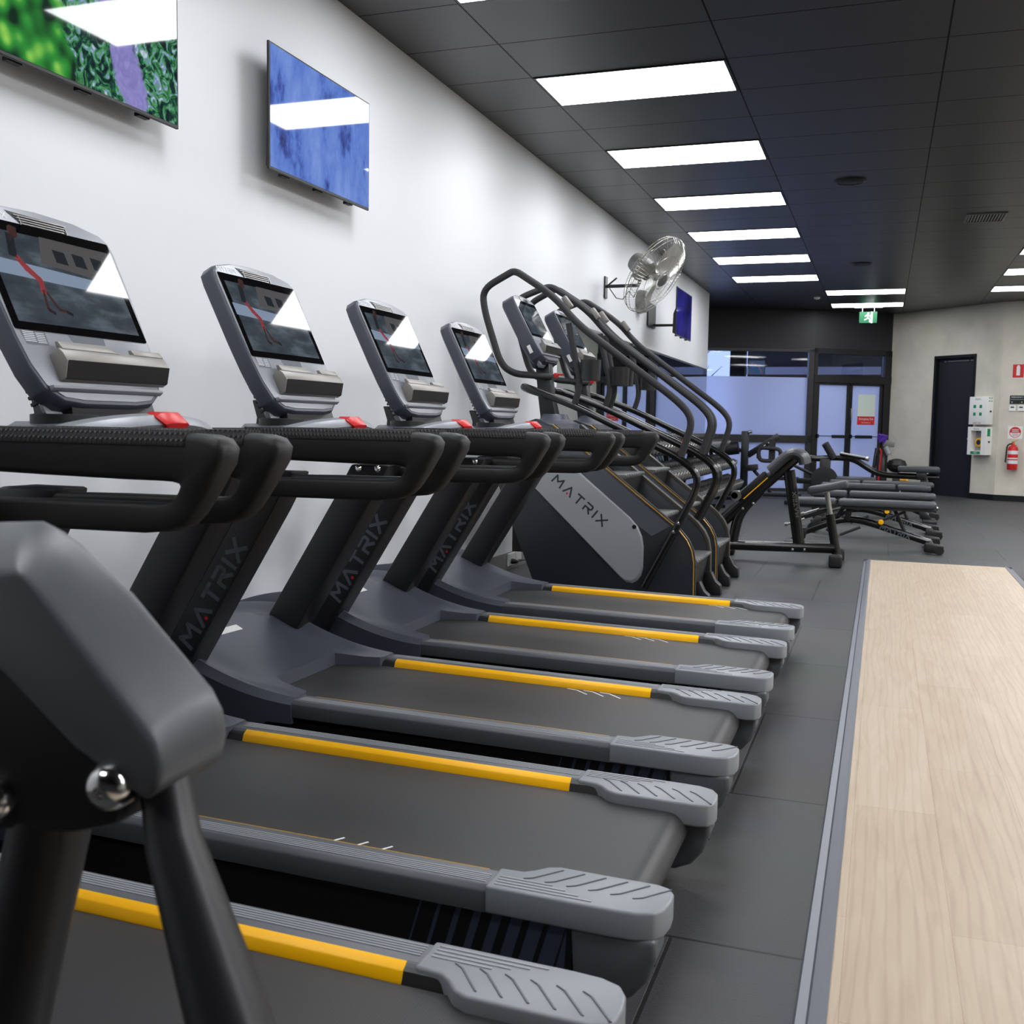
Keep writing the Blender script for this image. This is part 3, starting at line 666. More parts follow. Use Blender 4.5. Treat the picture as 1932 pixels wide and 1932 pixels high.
    # vent, lettering, labels
    m = MB(); s0 = H - .022; m.add([F(y, s, .0033) for y, s in ((-.115, s0 + .013), (.085, s0 + .006), (.085, s0 - .022), (-.072, s0 - .022))], [(0, 1, 2, 3)]); vt = m.build('air_vent', 'deck_black', body, smooth=False)
    m = MB()
    for i in range(4): m.obox(F(.0, s0 + .004 - i * .0075, .0045), (0, 1, 0), d, n, (.092 - i * .006) * sc, .0014 * sc, .0012 * sc)
    for i in range(2): m.obox(F(.086 - .176 * i * (1 - .08), s0 - .008, .0045), d, (0, 1, 0), n, .014 * sc, .0014 * sc, .0012 * sc)
    m.build('vent_louvres', 'chrome_soft', vt, smooth=False)
    L_, D_, wd = logo(.0155, lambda u, v: F(-.238 * k + u, s0 - .012 + v, .0032), .17, .4); L_.build('lettering', 'ink_white', body, smooth=False)
    m = MB(); 
    for r in (.006, .011): 
        for sg in (-1, 1): m.stroke([(.178 + sg * r * math.cos(a_), s0 - .026 + r * math.sin(a_)) for a_ in (-.8, 0, .8)], .0022, lambda y, s: F(y, s, .0032))
    m.build('contactless_mark', 'ink_white', body, smooth=False)
    m = MB(); m.add([F(y * k, s, .0032) for y, s in ((-.232, .148), (-.150, .144), (-.150, .108), (-.225, .108))], [(0, 1, 2, 3)]); wl = m.build('warning_label', 'ink_grey', body, smooth=False)
    m = MB()
    for i in range(6): m.stroke([((-.226) * k, .141 - i * .005), ((-.19) * k, .141 - i * .005)], .0016, lambda y, s: F(y, s, .0036)); m.stroke([((-.184) * k, .139 - i * .005), ((-.156) * k, .139 - i * .005)], .0016, lambda y, s: F(y, s, .0036))
    m.build('label_print', 'ink_white', wl, smooth=False)
    if thick > 1: MB().obox(F(-.262 * k, .06, -.055), n, (0, 1, 0), d, .012, .002, .028).build('side_label', 'white_plastic', body, smooth=False)
    m = MB(); m.add([F(y, s, .0031) for y, s in ((-.07, .152), (.065, .152), (.06, .11), (-.05, .11))], [(0, 1, 2, 3)]); m.build('sensor_patch', 'ink_grey', body, smooth=False)
    return body

# ------------------------------------------------------------------ treadmill
OX = 1.25
def zt(x): return .262 - .015 * (x - 1.0)
def make_treadmill(label):
    t = thing('treadmill', label, 'treadmill', (OX, 0, 0), group='row of five treadmills facing the white wall')
    off = Vector((-OX, 0, 0))
    def nb(): b = MB(); b.off = off.copy(); return b
    # deck body
    m = nb(); m.prism([(.30, .04), (2.24, .04), (2.24, zt(2.24) - .055), (.9, .19), (.30, .19)], lambda p, k: (p[0], (-.33, .33)[k], p[1])); fr = m.build('deck_frame', 'deck_black', t, bevel=.004, smooth=False)
    for sx in (.5, 2.2):
        for sy in (-.28, .28): nb().cyl((sx, sy, 0), (sx, sy, .045), .03, 14).build('foot', 'rubber_black', t)
    # belt
    zb = lambda x: zt(x) - .026
    pts = [(.70, zb(.7)), (2.315, zb(2.315))]; r = .048; cz = zb(2.33) - r
    arc = [(2.33 + r * math.sin(a_), cz + r * math.cos(a_)) for a_ in [PI * i / 10 for i in range(11)]]
    top = [(x, zb(x)) for x in (.70, 1.2, 1.8, 2.28)] + arc + [(2.25, cz - r)]
    inn = [(x, z - .004) for x, z in ((.70, zb(.7)), (1.2, zb(1.2)), (1.8, zb(1.8)), (2.28, zb(2.28)))] + [(2.33 + (r - .004) * math.sin(a_), cz + (r - .004) * math.cos(a_)) for a_ in [PI * i / 10 for i in range(11)]] + [(2.25, cz - r + .004)]
    n_ = len(top); m = nb(); vs = []; fs = []
    for y in (-.272, .272):
        vs += [(x, y, z) for x, z in top] + [(x, y, z) for x, z in inn]
    for i in range(n_ - 1):
        a0 = i; b0 = 2 * n_ + i; fs += [(a0, a0 + 1, b0 + 1, b0), (n_ + a0, n_ + b0, n_ + b0 + 1, n_ + a0 + 1), (a0, n_ + a0, n_ + a0 + 1, a0 + 1), (b0, b0 + 1, n_ + b0 + 1, n_ + b0)]
    m.add(vs, fs); belt = m.build('running_belt', 'belt_black', t, ang=50)
    nb().cyl((2.33, -.27, cz), (2.33, .27, cz), r - .006, 24).build('rear_roller', 'deck_black', t)
    for sd in (-1, 1):
        S = lambda x, y, z: (x, sd * y, z)
        sec = [(.380, -.056), (.380, -.012), (.370, 0.0), (.302, 0.0), (.286, -.012), (.286, -.056)]
        m = nb(); m.loft([[S(x, y, zt(x) + z) for y, z in sec] for x in (1.02, 1.5, 2.10)]); rail = m.build('side_rail', 'rail_grey', t, bevel=.003)
        m = nb()
        for j in range(5): m.loft([[S(x, .360 - j * .008 + q, zt(x) + .0012 * zz) for q, zz in ((-.0025, -1), (-.0025, 1), (.0025, 1), (.0025, -1))] for x in (1.05, 2.08)])
        m.build('rail_ribs', 'cap_grey', rail, smooth=False)
        ys_ = [(.303, .001), (.286, -.009), (.277, -.030), (.290, -.030), (.303, -.012)]
        m = nb(); m.loft([[S(x, y, zt(x) + z) for y, z in ys_] for x in (1.078, 2.066)]); m.build('yellow_strip', 'yellow', t, bevel=.002)
        for xa, xb in ((1.02, 1.078), (2.066, 2.17)): nb().loft([[S(x, y + .001, zt(x) + z - .001) for y, z in ys_] for x in (xa, xb)]).build('strip_end', 'plastic_black', rail, smooth=False)
        o2 = [(2.085, .382), (2.34, .382), (2.39, .379), (2.424, .366), (2.439, .340), (2.444, .30), (2.442, .265), (2.430, .245), (2.405, .236), (2.20, .236), (2.175, .246), (2.155, .270), (2.135, .286), (2.085, .290)]
        m = nb(); m.prism(o2, lambda p, k: S(p[0], p[1], zt(p[0]) + (-.055 if k == 0 else .002))); cap = m.build('rail_cap', 'cap_grey', t, bevel=.006, seg=3)
        m = nb()
        for j in range(6):
            x0 = 2.160 + j * .045; m.loft([[S(x + q, y, zt(x) + .0026 + zz * .0012) for q, zz in ((-.002, -1), (-.002, 1), (.002, 1), (.002, -1))] for x, y in ((x0 - .012, .322), (x0 + .004, .312), (x0 + .050, .254))])
        m.build('grip_grooves', 'rail_grey', cap, smooth=False)
        m = nb()
        for j in range(4): m.loft([[S(x, .366 - j * .012 + q, zt(x) + .0026 + .0010 * zz) for q, zz in ((-.0022, -1), (-.0022, 1), (.0022, 1), (.0022, -1))] for x in (2.10, 2.30 - j * .03)])
        m.build('cap_ribs', 'shell_grey', cap, smooth=False)
        m = nb(); pr = [(2.26, zt(2.3) - .05), (2.430, zt(2.4) - .05), (2.430, .15), (2.414, .105), (2.385, .07), (2.345, .052), (2.27, .05)]
        m.prism(pr, lambda p, k: S(p[0], (.280, .376)[k], p[1])); rb = m.build('rear_corner', 'rail_grey', t, bevel=.012, seg=3)
        nb().box(2.40, 2.4235, sd * .33 - .010, sd * .33 + .010, .125, .155).build('rear_socket', 'deck_black', rb, smooth=False)
        m = nb(); m.xz([(.55, .045), (2.26, .045), (2.26, zt(2.26) - .058), (.9, .185), (.55, .185)], sd * .335, sd * .358); sh = m.build('side_shroud', 'deck_black', t, smooth=False)
        m = nb()
        for j in range(9):
            wv = .004 + j * .0042; x0 = 1.90 + j * .040; yy = sd * .3586
            x1 = min(x0 + wv, 2.245)
            m.add([(x0, yy, .06), (x1, yy, .06), (min(x1 + .035, 2.25), yy, zt(2.2) - .062), (min(x0 + .035, 2.25), yy, zt(2.2) - .062)], [(0, 1, 2, 3)])
        m.build('slanted_stripes', 'stripe_slate', sh, smooth=False)
    # motor cover
    def xe(y): 
        q = min(1, max(0, (abs(y) - .20) / .085)); return .865 + .168 * (q * q * (3 - 2 * q)) + .0 * y
    NY = 34; NX = 22; rows = []
    for i in range(NX + 1):
        u = i / NX; row = []
        for j in range(NY + 1):
            y = -.385 + .77 * j / NY; x = .06 + (xe(y) - .06) * u
            tt = min(1, max(0, (x - .52) / (1.035 - .52))); z = .268 + .142 * (1 - tt) ** 1.9
            z += .020 * math.exp(-((abs(y) - .355) / .03) ** 2) * (1 - tt) ** .7 - .012 * math.exp(-((abs(y) - .28) / .05) ** 2) * (1 - tt)
            if x < .46: q = (.46 - x) / .40; z -= .09 * q ** 2 + .01 * q
            e_ = max(0, (abs(y) - .368) / .017); z -= .02 * e_ ** 2
            row.append((x, y, z))
        rows.append(row)
    m = nb(); vs = [p for r_ in rows for p in r_]; W_ = NY + 1
    fs = [(i * W_ + j, (i + 1) * W_ + j, (i + 1) * W_ + j + 1, i * W_ + j + 1) for i in range(NX) for j in range(NY)]
    k0 = len(vs); bd = [(i, 0) for i in range(NX + 1)] + [(NX, j) for j in range(1, NY + 1)] + [(i, NY) for i in range(NX - 1, -1, -1)] + [(0, j) for j in range(NY - 1, 0, -1)]
    for i, j in bd:
        p = rows[i][j]; low = .205 if (i == NX and abs(p[1]) < .28) else (.185 if i > NX * .9 else .17 - .09 * (1 - i / NX))
        vs.append((p[0], p[1], min(low, p[2] - .02)))
    nb_ = len(bd)
    for q in range(nb_):
        a0 = bd[q][0] * W_ + bd[q][1]; b = bd[(q + 1) % nb_]; b0 = b[0] * W_ + b[1]; fs.append((a0, b0, k0 + (q + 1) % nb_, k0 + q))
    m.add(vs, fs); cov = m.build('motor_cover', 'slate', t, ang=38)
    m = nb(); zc = lambda x: .268 + .142 * (1 - min(1, max(0, (x - .52) / .515))) ** 1.9
    m.prism([(.540, -.16), (.568, -.16), (.574, .03), (.546, .03)], lambda p, k: (p[0], p[1], zc(p[0]) + .002 * k)); m.build('cover_label', 'white_plastic', cov, smooth=False)
    # uprights
    for sd in (-1, 1):
        ya, yb = sd * .285, sd * .405
        m = nb(); m.loft([[(x, y, z) for x, y in ((xc - .08, ya), (xc + .085, ya), (xc + .085, yb), (xc - .08, yb))] for xc, z in ((.43, .12), (.585, .37), (.893, .87), (.965, 1.00))]); up = m.build('upright', 'post_black', t, bevel=.012, seg=2)
        m = nb(); m.loft([[(xc - .035 + q, sd * (.4055 + w2), z) for q, w2 in ((0, 0), (.115, 0), (.115, .0035), (0, .0035))] for xc, z in ((.487, .21), (.585, .37), (.893, .87), (.938, .955))]); pn = m.build('side_panel', 'plastic_black', up, bevel=.001, smooth=False)
        if sd < 0:
            dx, dz = .308, .50; L0 = math.hypot(dx, dz); ux, uz = dx / L0, dz / L0
            # letters climb the post: u runs up along the post, v across it towards the wall
            L_, D_, wd = logo(.055, lambda u, v: (.672 + ux * u - uz * v, -.4095, .405 + uz * u + ux * v), .25, .42)
            L_.off = off.copy(); D_.off = off.copy() + Vector((0, -.0004, 0))
            L_.build('lettering', 'ink_grey', pn, smooth=False); D_.build('red_dot', 'red', pn, smooth=False)
        m = nb()
        for bx in (.87, .95): m.lathe((bx + .05, sd * .285, .985 + (bx - .87) * .0), (0, -sd, 0), [(.014, 0), (.014, .004), (.008, .010), (0, .011)], 12)
        m.build('bolts', 'chrome', up)
    HY = .035
    # handle loops
    st = [((.86, 1.136), (.86, 1.052)), ((1.00, 1.138), (1.00, 1.047)), ((1.2, 1.138), (1.2, 1.043)), ((1.41, 1.136), (1.40, 1.040)), ((1.54, 1.135), (1.480, 1.040)), ((1.588, 1.133), (1.508, 1.039)), ((1.615, 1.126), (1.522, 1.036)),
          ((1.629, 1.108), (1.526, 1.029)), ((1.624, 1.082), (1.521, 1.018)), ((1.592, 1.026), (1.510, 1.007)), ((1.560, .980), (1.498, 1.001)), ((1.536, .957), (1.482, .998)), ((1.500, .943), (1.460, .997)), ((1.44, .937), (1.42, .997)), ((1.2, .935), (1.2, .995)), ((.90, .934), (.90, .989))]
    for sd in (-1, 1):
        rings = []
        for i, (o_, i_) in enumerate(st):
            cx, cz2 = (o_[0] + i_[0]) / 2, (o_[1] + i_[1]) / 2; hx, hz = (o_[0] - i_[0]) / 2, (o_[1] - i_[1]) / 2; w2 = .036 if i < 9 else .030
            rg = []
            for q in range(16):
                a_ = 2 * PI * q / 16; c_, s_ = math.cos(a_), math.sin(a_); e2 = .42
                cc = math.copysign(abs(c_) ** e2, c_); ss = math.copysign(abs(s_) ** e2, s_)
                rg.append((cx + hx * cc, HY + sd * .405 + w2 * ss, cz2 + hz * cc))
            rings.append(rg)
        m = nb(); m.loft(rings); hb = m.build('handlebar', 'rubber_black', t, ang=60)
        m = nb(); m.loft([[(x, HY + sd * .405 + y, z) for y, z in ((-.0375, 1.110), (-.0378, 1.118), (-.027, 1.1405), (.027, 1.1405), (.0378, 1.118), (.0375, 1.110))] for x in (1.0, 1.3, 1.545)]); m.build('textured_grip', 'grip_textured', hb, ang=60)
    # dash between the uprights
    m = nb(); m.loft([[(x0, y, z0), (x1, y, z0 + .0), (x1 + .02, y, z1 - .02), (x1 - .03, y, z1), (x0 + .04, y, z1), (x0, y, z1 - .04)] for y, x0, x1, z0, z1 in ((-.375, .86, .96, 1.06, 1.12), (-.28, .76, .96, 1.04, 1.14), (-.2, .70, .99, 1.03, 1.148), (0, .68, 1.02, 1.02, 1.150), (.2, .70, .99, 1.03, 1.148), (.28, .76, .96, 1.04, 1.14), (.43, .86, .96, 1.06, 1.12))])
    dash = m.build('dashboard', 'slate', t, bevel=.004)
    for y in (-.165, .165):
        m = nb(); n4 = 22; prof = [(1.0, -.025), (1.0, .010), (.88, .012), (.84, -.02)]
        m.loft([[(.865 + .072 * s_ * math.cos(a_), y + .088 * s_ * math.sin(a_), 1.156 + h) for a_ in [2 * PI * i / n4 for i in range(n4)]] for s_, h in prof]); m.build('cup_holder', 'plastic_black', dash)
    m = nb(); rings = []
    for i in range(15):
        y = -.30 + .60 * i / 14; c_ = 1 - (y / .30) ** 2; x = .95 + .075 * c_; z = 1.130 + .040 * c_ ** .8
        rings.append([(x - .035, y, z - .012), (x - .02, y, z + .004), (x + .02, y, z), (x + .044, y, z - .024), (x + .034, y, z - .034)])
    m.loft(rings); m.build('crossbar', 'silver', t, bevel=.002)
    m = nb(); m.loft([[(1.015, -.055, 1.166), (1.052, -.055, 1.166), (1.078, -.05, 1.146), (1.070, -.03, 1.130), (1.01, -.04, 1.135)], [(1.010, -.03, 1.178), (1.055, -.03, 1.178), (1.085, -.03, 1.150), (1.075, -.02, 1.124), (1.01, -.03, 1.13)], [(1.010, .03, 1.178), (1.055, .03, 1.178), (1.085, .03, 1.150), (1.075, .02, 1.124), (1.01, .03, 1.13)], [(1.015, .055, 1.166), (1.052, .055, 1.166), (1.078, .05, 1.146), (1.070, .03, 1.130), (1.01, .04, 1.135)]]); m.build('stop_button', 'red', t, bevel=.003)
    # neck and console
    m = nb(); m.loft([[(x0, -w2, z), (x1, -w2, z), (x1, w2, z), (x0, w2, z)] for x0, x1, w2, z in ((.76, .92, .17, 1.12), (.76, .885, .16, 1.17), (.735, .87, .15, 1.23))]); m.build('neck', 'plastic_black', t, bevel=.006)
    console(t, (.876, -.03, 1.238), (-.434, .901), .260, .500, 'screen_street', off)
    return t
TY = lambda i: 1.26 + 1.003 * i
labs = ['grey and black treadmill nearest the camera, belt cut off by the bottom-left corner', 'treadmill whose big console stands at the left edge, belt marked with three white dashes',
        'middle treadmill, its console under the blue snow television', 'fourth treadmill from the camera, third console from the left', 'farthest treadmill of the row, next to the stair climbers']
T0 = make_treadmill(labs[0]); T0.location.y = TY(0)
index_kids()
TR = [T0]
for i in range(1, 5):
    c = copy_tree(T0); c.location = (OX, TY(i), 0); c['label'] = labs[i]; TR.append(c)
# printed marks on the belts (each belt has stopped elsewhere)
def marks(tr, ox, side, xs, kind):
    m = MB(); z = lambda x: zt(x) - .0255
    for x in xs:
        p = [(x, side * .262), (x + .022 * 1.0, side * .225)]
        if kind == 'chev': p = [(x, side * .262), (x + .035, side * .258), (x + .085, side * .215)]
        for a_, b_ in zip(p, p[1:]):
            d = Vector((b_[0] - a_[0], b_[1] - a_[1])).normalized() * .003; nn = Vector((-d.y, d.x))
            m.add([(a_[0] + nn.x - ox, a_[1] + nn.y, z(a_[0])), (a_[0] - nn.x - ox, a_[1] - nn.y, z(a_[0])), (b_[0] - nn.x - ox, b_[1] - nn.y, z(b_[0])), (b_[0] + nn.x - ox, b_[1] + nn.y, z(b_[0]))], [(0, 1, 2, 3)])
    o = m.build('belt_marking', 'ink_white', tr, smooth=False); return o
marks(TR[1], OX, -1, (1.665, 1.725, 1.785), 'd'); marks(TR[2], OX, -1, (.97, 1.035, 1.10), 'd'); marks(TR[2], OX, 1, (1.77, 1.83, 1.89), 'chev')
marks(TR[3], OX, 1, (1.74, 1.80, 1.86), 'chev'); marks(TR[4], OX, 1, (1.96, 2.02, 2.08), 'chev')

# ------------------------------------------------------------------ stair climbers
def make_climber(label):
    CX = 1.0; t = thing('stair_climber', label, 'stair climber', (CX, 0, 0), group='pair of stair climbers beside the treadmills')
    off = Vector((-CX, 0, 0))
    def nb(): b = MB(); b.off = off.copy(); return b
    side = [(.66, .02), (.36, .76), (.40, 1.02), (.50, 1.16), (.62, 1.20), (.74, 1.16), (1.084, .90), (1.547, .54), (1.60, .495), (1.645, .44), (1.675, .38), (1.69, .30), (1.695, .02)]
    for sd in (-1, 1):
        y0, y1 = sd * .30, sd * .36
        m = nb(); m.xz(side, y0, y1); sp = m.build('side_panel', 'climber_dark', t, bevel=.006)
        up = [(.50, 1.14), (.62, 1.18), (.73, 1.145), (1.076, .885), (1.537, .528), (1.42, .46), (1.30, .545), (.84, .945), (.55, 1.02)]
        m = nb(); m.xz(up, sd * .3602, sd * .3635); m.build('upper_trim_panel', 'climber_slate', sp, smooth=False)
        lg = [(.62, .80), (.66, .855), (.72, .90), (.80, .915), (.90, .885), (1.28, .575), (1.33, .52), (1.36, .455), (1.372, .39), (1.372, .25), (1.36, .20), (1.335, .165), (1.30, .145), (1.26, .15), (1.225, .175), (.60, .765)]
        m = nb(); m.prism(lg, lambda p, k: (p[0] if k == 0 else 1.0 + (p[0] - 1.0) * .965, sd * (.3602 if k == 0 else .372), p[1] if k == 0 else .53 + (p[1] - .53) * .95)); lp = m.build('badge_panel', 'climber_silver', sp, smooth=False, bevel=.003)
        if sd < 0:
            dx, dz = .775, -.632
            L_, D_, wd = logo(.056, lambda u, v: (.745 + dx * u + .632 * v, -.3728, .792 + dz * u + .775 * v), .2, .55)
            L_.off = off.copy(); D_.off = off.copy(); L_.build('lettering', 'ink_dark', lp, smooth=False); D_.build('red_dot', 'red', lp, smooth=False)
            m = nb(); m.lathe((1.307, -.3722, .515), (0, -1, 0), [(.014, 0), (.014, .002), (.009, .0025), (.009, .001), (0, .001)], 14); m.build('lock_hole', 'deck_black', lp)
        edge = [(.74, 1.163), (1.084, .903), (1.547, .543), (1.60, .498), (1.648, .441), (1.679, .38), (1.694, .30), (1.699, .06)]
        if sd < 0: nb().tube([(x, sd * .361, z) for x, z in edge], .0042, 6).build('gold_edge', 'gold', sp)
        m = nb(); m.tube([(x, sd * (.302 if sd < 0 else .332), z + .000) for x, z in edge], .007, 8, up=(0, 1, 0), ry=None) if sd < 0 else m.loft([[(x + dx_, y_, z + dz_) for dx_, dz_, y_ in ((.004, .004, .296), (.004, .004, .364), (-.01, -.01, .364), (-.01, -.01, .296))] for x, z in edge]); m.build('inner_edge', 'trim_bronze', sp)
    m = nb(); m.box(.70, 1.60, -.30, .30, .05, .16); m.box(.45, .62, -.30, .30, .3, 1.05); m.build('chassis', 'deck_black', t, smooth=False)
    for i, (x, z) in enumerate(((1.70, .31), (1.465, .585), (1.215, .845), (.97, 1.075))):
        m = nb(); m.box(x - .20, x, -.295, .295, z - .028, z)
        for q in range(9): m.cyl((x - .004, -.26 + q * .065 - .022, z - .012), (x - .004, -.26 + q * .065 + .022, z - .012), .014, 8)
        stp = m.build('step', 'step_grey', t, bevel=.003)
        m = nb(); m.xz([(x - .03, z - .028), (x - .012, z - .028), (x - .06, z - .255 if i else .05), (x - .08, z - .255 if i else .05)], -.29, .29); m.build('riser', 'riser', stp, smooth=False)
    for sd in (-1, 1):
        m = nb(); y = -.16 if sd < 0 else .33
        m.xz([(1.66, .0), (1.78, .0), (1.775, .07), (1.74, .10), (1.71, .16), (1.66, .16)], y - .04, y + .04); m.build('rear_foot', 'plastic_black', t, bevel=.008)
        m = nb(); m.lathe((.75, y, 0), (0, 0, 1), [(.05, 0), (.05, .03), (.03, .05), (0, .05)], 16); m.build('levelling_foot', 'plastic_black', t)
        yy = sd * .40
        # lower handrail
        m = nb(); m.tube(smoothpath([((.60, sd * .05, 1.36), 0), ((.50, sd * .22, 1.40), .1), ((.53, yy - sd * .02, 1.415), .10), ((.907, yy, 1.282), .1), ((1.62, yy, .955), .12), ((1.735, yy, .83), .14), ((1.59, yy, .536), .06), ((1.385, yy - sd * .01, .127), 0)], 6), .024, 14); lr = m.build('lower_handrail', 'tube_black', t)
        m = nb()
        for x, z in ((1.60, .555), (1.57, .50)): m.lathe((x, yy + sd * .022, z), (0, sd, 0), [(.012, 0), (.012, .006), (0, .01)], 10)
        m.build('bolts', 'chrome', lr)
        # upper handrail
        m = nb(); m.tube(smoothpath([((1.60, yy, .975), 0), ((1.625, yy, 1.06), .05), ((1.668, yy, 1.20), .10), ((1.60, yy, 1.30), .12), ((.90, yy, 1.815), .12), ((.745, yy, 1.99), .12), ((.47, yy, 2.165), .05), ((.40, yy - sd * .03, 2.14), .10), ((.215, yy - sd * .08, 2.06), .14), ((.23, yy - sd * .08, 1.92), .1), ((.345, yy - sd * .1, 1.56), .1), ((.42, yy - sd * .16, 1.50), .06), ((.62, sd * .04, 1.49), 0)], 6), .023, 14); ur = m.build('upper_handrail', 'grip_black', t)
        m = nb(); m.tube(smoothpath([((.895, yy, 1.295), 0), ((.935, yy, 1.42), .08), ((.845, yy, 1.815), 0)], 6), .021, 12); m.build('strut', 'grip_black', ur)
        m = nb(); m.lathe((1.0, yy + sd * .0, 1.45), (0, 0, 1), [(.050, 0), (.062, .0), (.066, .13), (.062, .13), (.05, .01), (0, .01)], 20); m.build('cup_holder', 'plastic_black', ur)
        m = nb(); m.obox((.82, yy - sd * .05, 1.955), (.6, 0, -.8), (0, 1, 0), (.8, 0, .6), .045, .02, .018); m.build('speed_control', 'tray_grey', ur, bevel=.008, seg=3)
    m = nb(); m.lathe((1.46, .40, 1.035), (.4, 0, .9), [(.018, 0), (.018, .015), (.012, .02), (.014, .035), (0, .04)], 14); m.build('stop_button', 'red', t)
    # mast, dash and console
    m = nb(); m.loft([[(x0, -w2, z), (x1, -w2, z), (x1, w2, z), (x0, w2, z)] for x0, x1, w2, z in ((.56, .68, .055, 1.16), (.53, .63, .05, 1.36), (.50, .60, .045, 1.62))]); m.build('mast', 'post_black', t, bevel=.008)
    m = nb(); m.loft([[(.64 + a_ * 1.0 * c_, b_ * s_, z) for c_, s_ in [(math.cos(2 * PI * i / 20), math.sin(2 * PI * i / 20)) for i in range(20)]] for a_, b_, z in ((.17, .30, 1.10), (.16, .28, 1.17), (.10, .12, 1.20), (.09, .08, 1.235))]); m.build('mast_collar', 'slate', t)
    m = nb(); m.obox((.655, -.03, 1.50), (1, 0, 0), (0, 1, 0), (0, 0, 1), .012, .02, .016); m.obox((.685, -.03, 1.505), (1, 0, 0), (0, 1, 0), (0, 0, 1), .022, .008, .006); m.build('safety_key', 'red', t, bevel=.003)
    console(t, (.60, -.01, 1.64), (-.47, .88), .262, .50, 'screen_street', off, sc=.90, video=False, thick=1.7)
    m = nb(); m.obox((.52, 0, 1.66), (1, 0, .5), (0, 1, 0), (-.5, 0, 1), .055, .14, .11); m.build('console_support', 'slate_dark', t, bevel=.012)
    return t
S0 = make_climber('stair climber with grey lettered side panel, right beside the farthest treadmill'); S0.location.y = 6.96
index_kids()
S1 = copy_tree(S0); S1.location.y = 7.90; S1['label'] = 'second stair climber, behind the first one and nearer the dumbbells'

# ------------------------------------------------------------------ back extension bench
t = thing('back_extension_bench', 'black back extension bench with bent hip pad and yellow striped beam', 'exercise bench', (2.0, 9.43, 0))
O = Vector((-2.0, 0, 0))
def nb2(off=O): b = MB(); b.off = off.copy(); return b
nb2().tube([(1.45, 0, .115), (2.44, 0, .135)], .045, 14, ry=.05).build('base_beam', 'tube_black', t)
for x, nm in ((1.50, 'a'), (2.46, 'b')):
    m = nb2(); m.tube([(x, -.25, .06), (x, .25, .06)], .04, 12); cf = m.build('cross_foot', 'tube_black', t)
    for y in (-.26, .26):
        m = nb2(); m.box(x - .055, x + .055, y - .045, y + .045, 0, .11); m.build('foot_cap', 'rubber_black', cf, bevel=.02, seg=3)
m = nb2(); m.tube([(2.145, 0, .12), (2.03, 0, .80)], .05, 16, ry=.035); ms = m.build('mast', 'tube_black', t)
L_, D_, wd = logo(.03, lambda u, v: (2.125 - .167 * u - .98 * v * 1.0 + .01, -.040, .40 + .985 * u - .167 * v), .2, .4); L_.off = O.copy(); L_.build('lettering', 'motor_grey', ms, smooth=False)
m = nb2(); m.tube([(1.46, 0, .32), (2.08, 0, .92)], .055, 16, ry=.045); mbm = m.build('main_beam', 'tube_black', t)
m = nb2(); m.tube(smoothpath([((1.80, 0, .62), 0), ((1.62, 0, .42), .12), ((1.58, 0, .25), .1), ((1.56, 0, .09), 0)]), .045, 12, ry=.04); m.build('curved_leg', 'tube_black', t)
m = nb2(); m.obox((1.735, 0, .66), (1, 0, .97), (0, 1, 0), (-.97, 0, 1), .15, .05, .035); sl = m.build('beam_sleeve', 'plastic_black', t, bevel=.012)
m = nb2(); m.obox((1.755, -.0515, .635), (1, 0, .97), (0, 1, 0), (-.97, 0, 1), .14, .002, .004); m.build('yellow_stripe', 'yellow', sl, smooth=False)
m = nb2(); m.obox((2.045, -.044, .925), (1, 0, .97), (0, 1, 0), (-.97, 0, 1), .014, .006, .004); m.build('yellow_stripe', 'yellow', mbm, smooth=False)
m = nb2(); m.cyl((1.588, -.16, .57), (1.588, .16, .57), .03, 14); m.cyl((1.60, -.16, .57), (1.60, -.13, .57), .045, 14); m.obox((1.64, 0, .60), (1, 0, .9), (0, 1, 0), (-.9, 0, 1), .05, .02, .02); m.build('ankle_bar', 'chrome_soft', t)
for y in (-.13, .13):
    m = nb2(); m.tube(smoothpath([((1.88, y, .80), 0), ((2.05, y, .965), .09), ((2.15, y, .93), .05), ((2.165, y, .86), 0)], 5), .044, 14, ry=.10); m.build('hip_pad', 'pad_grey', t)
m = nb2(); m.tube([(2.46, 0, .06), (2.388, 0, .43)], .038, 14, ry=.032); m.build('rear_post', 'tube_black', t)
nb2().tube([(2.395, 0, .40), (2.355, 0, .62)], .022, 10, ry=.018).build('sliding_post', 'chrome_soft', t)
m = nb2(); m.obox((2.365, 0, .665), (1, 0, .22), (0, 1, 0), (-.22, 0, 1), .17, .14, .030); m.build('foot_pad', 'pad_grey', t, bevel=.02, seg=3)
m = nb2()
for x, z in ((2.09, .11), (2.19, .115), (1.55, .13), (1.74, .50), (1.65, .45)): m.lathe((x, -.045, z), (0, -1, 0), [(.012, 0), (.012, .006), (0, .01)], 8)
m.build('bolts', 'chrome', t)
nb2().box(1.68, 1.86, -.035, .0, .148, .1535).build('label_sticker', 'white_plastic', t, smooth=False)

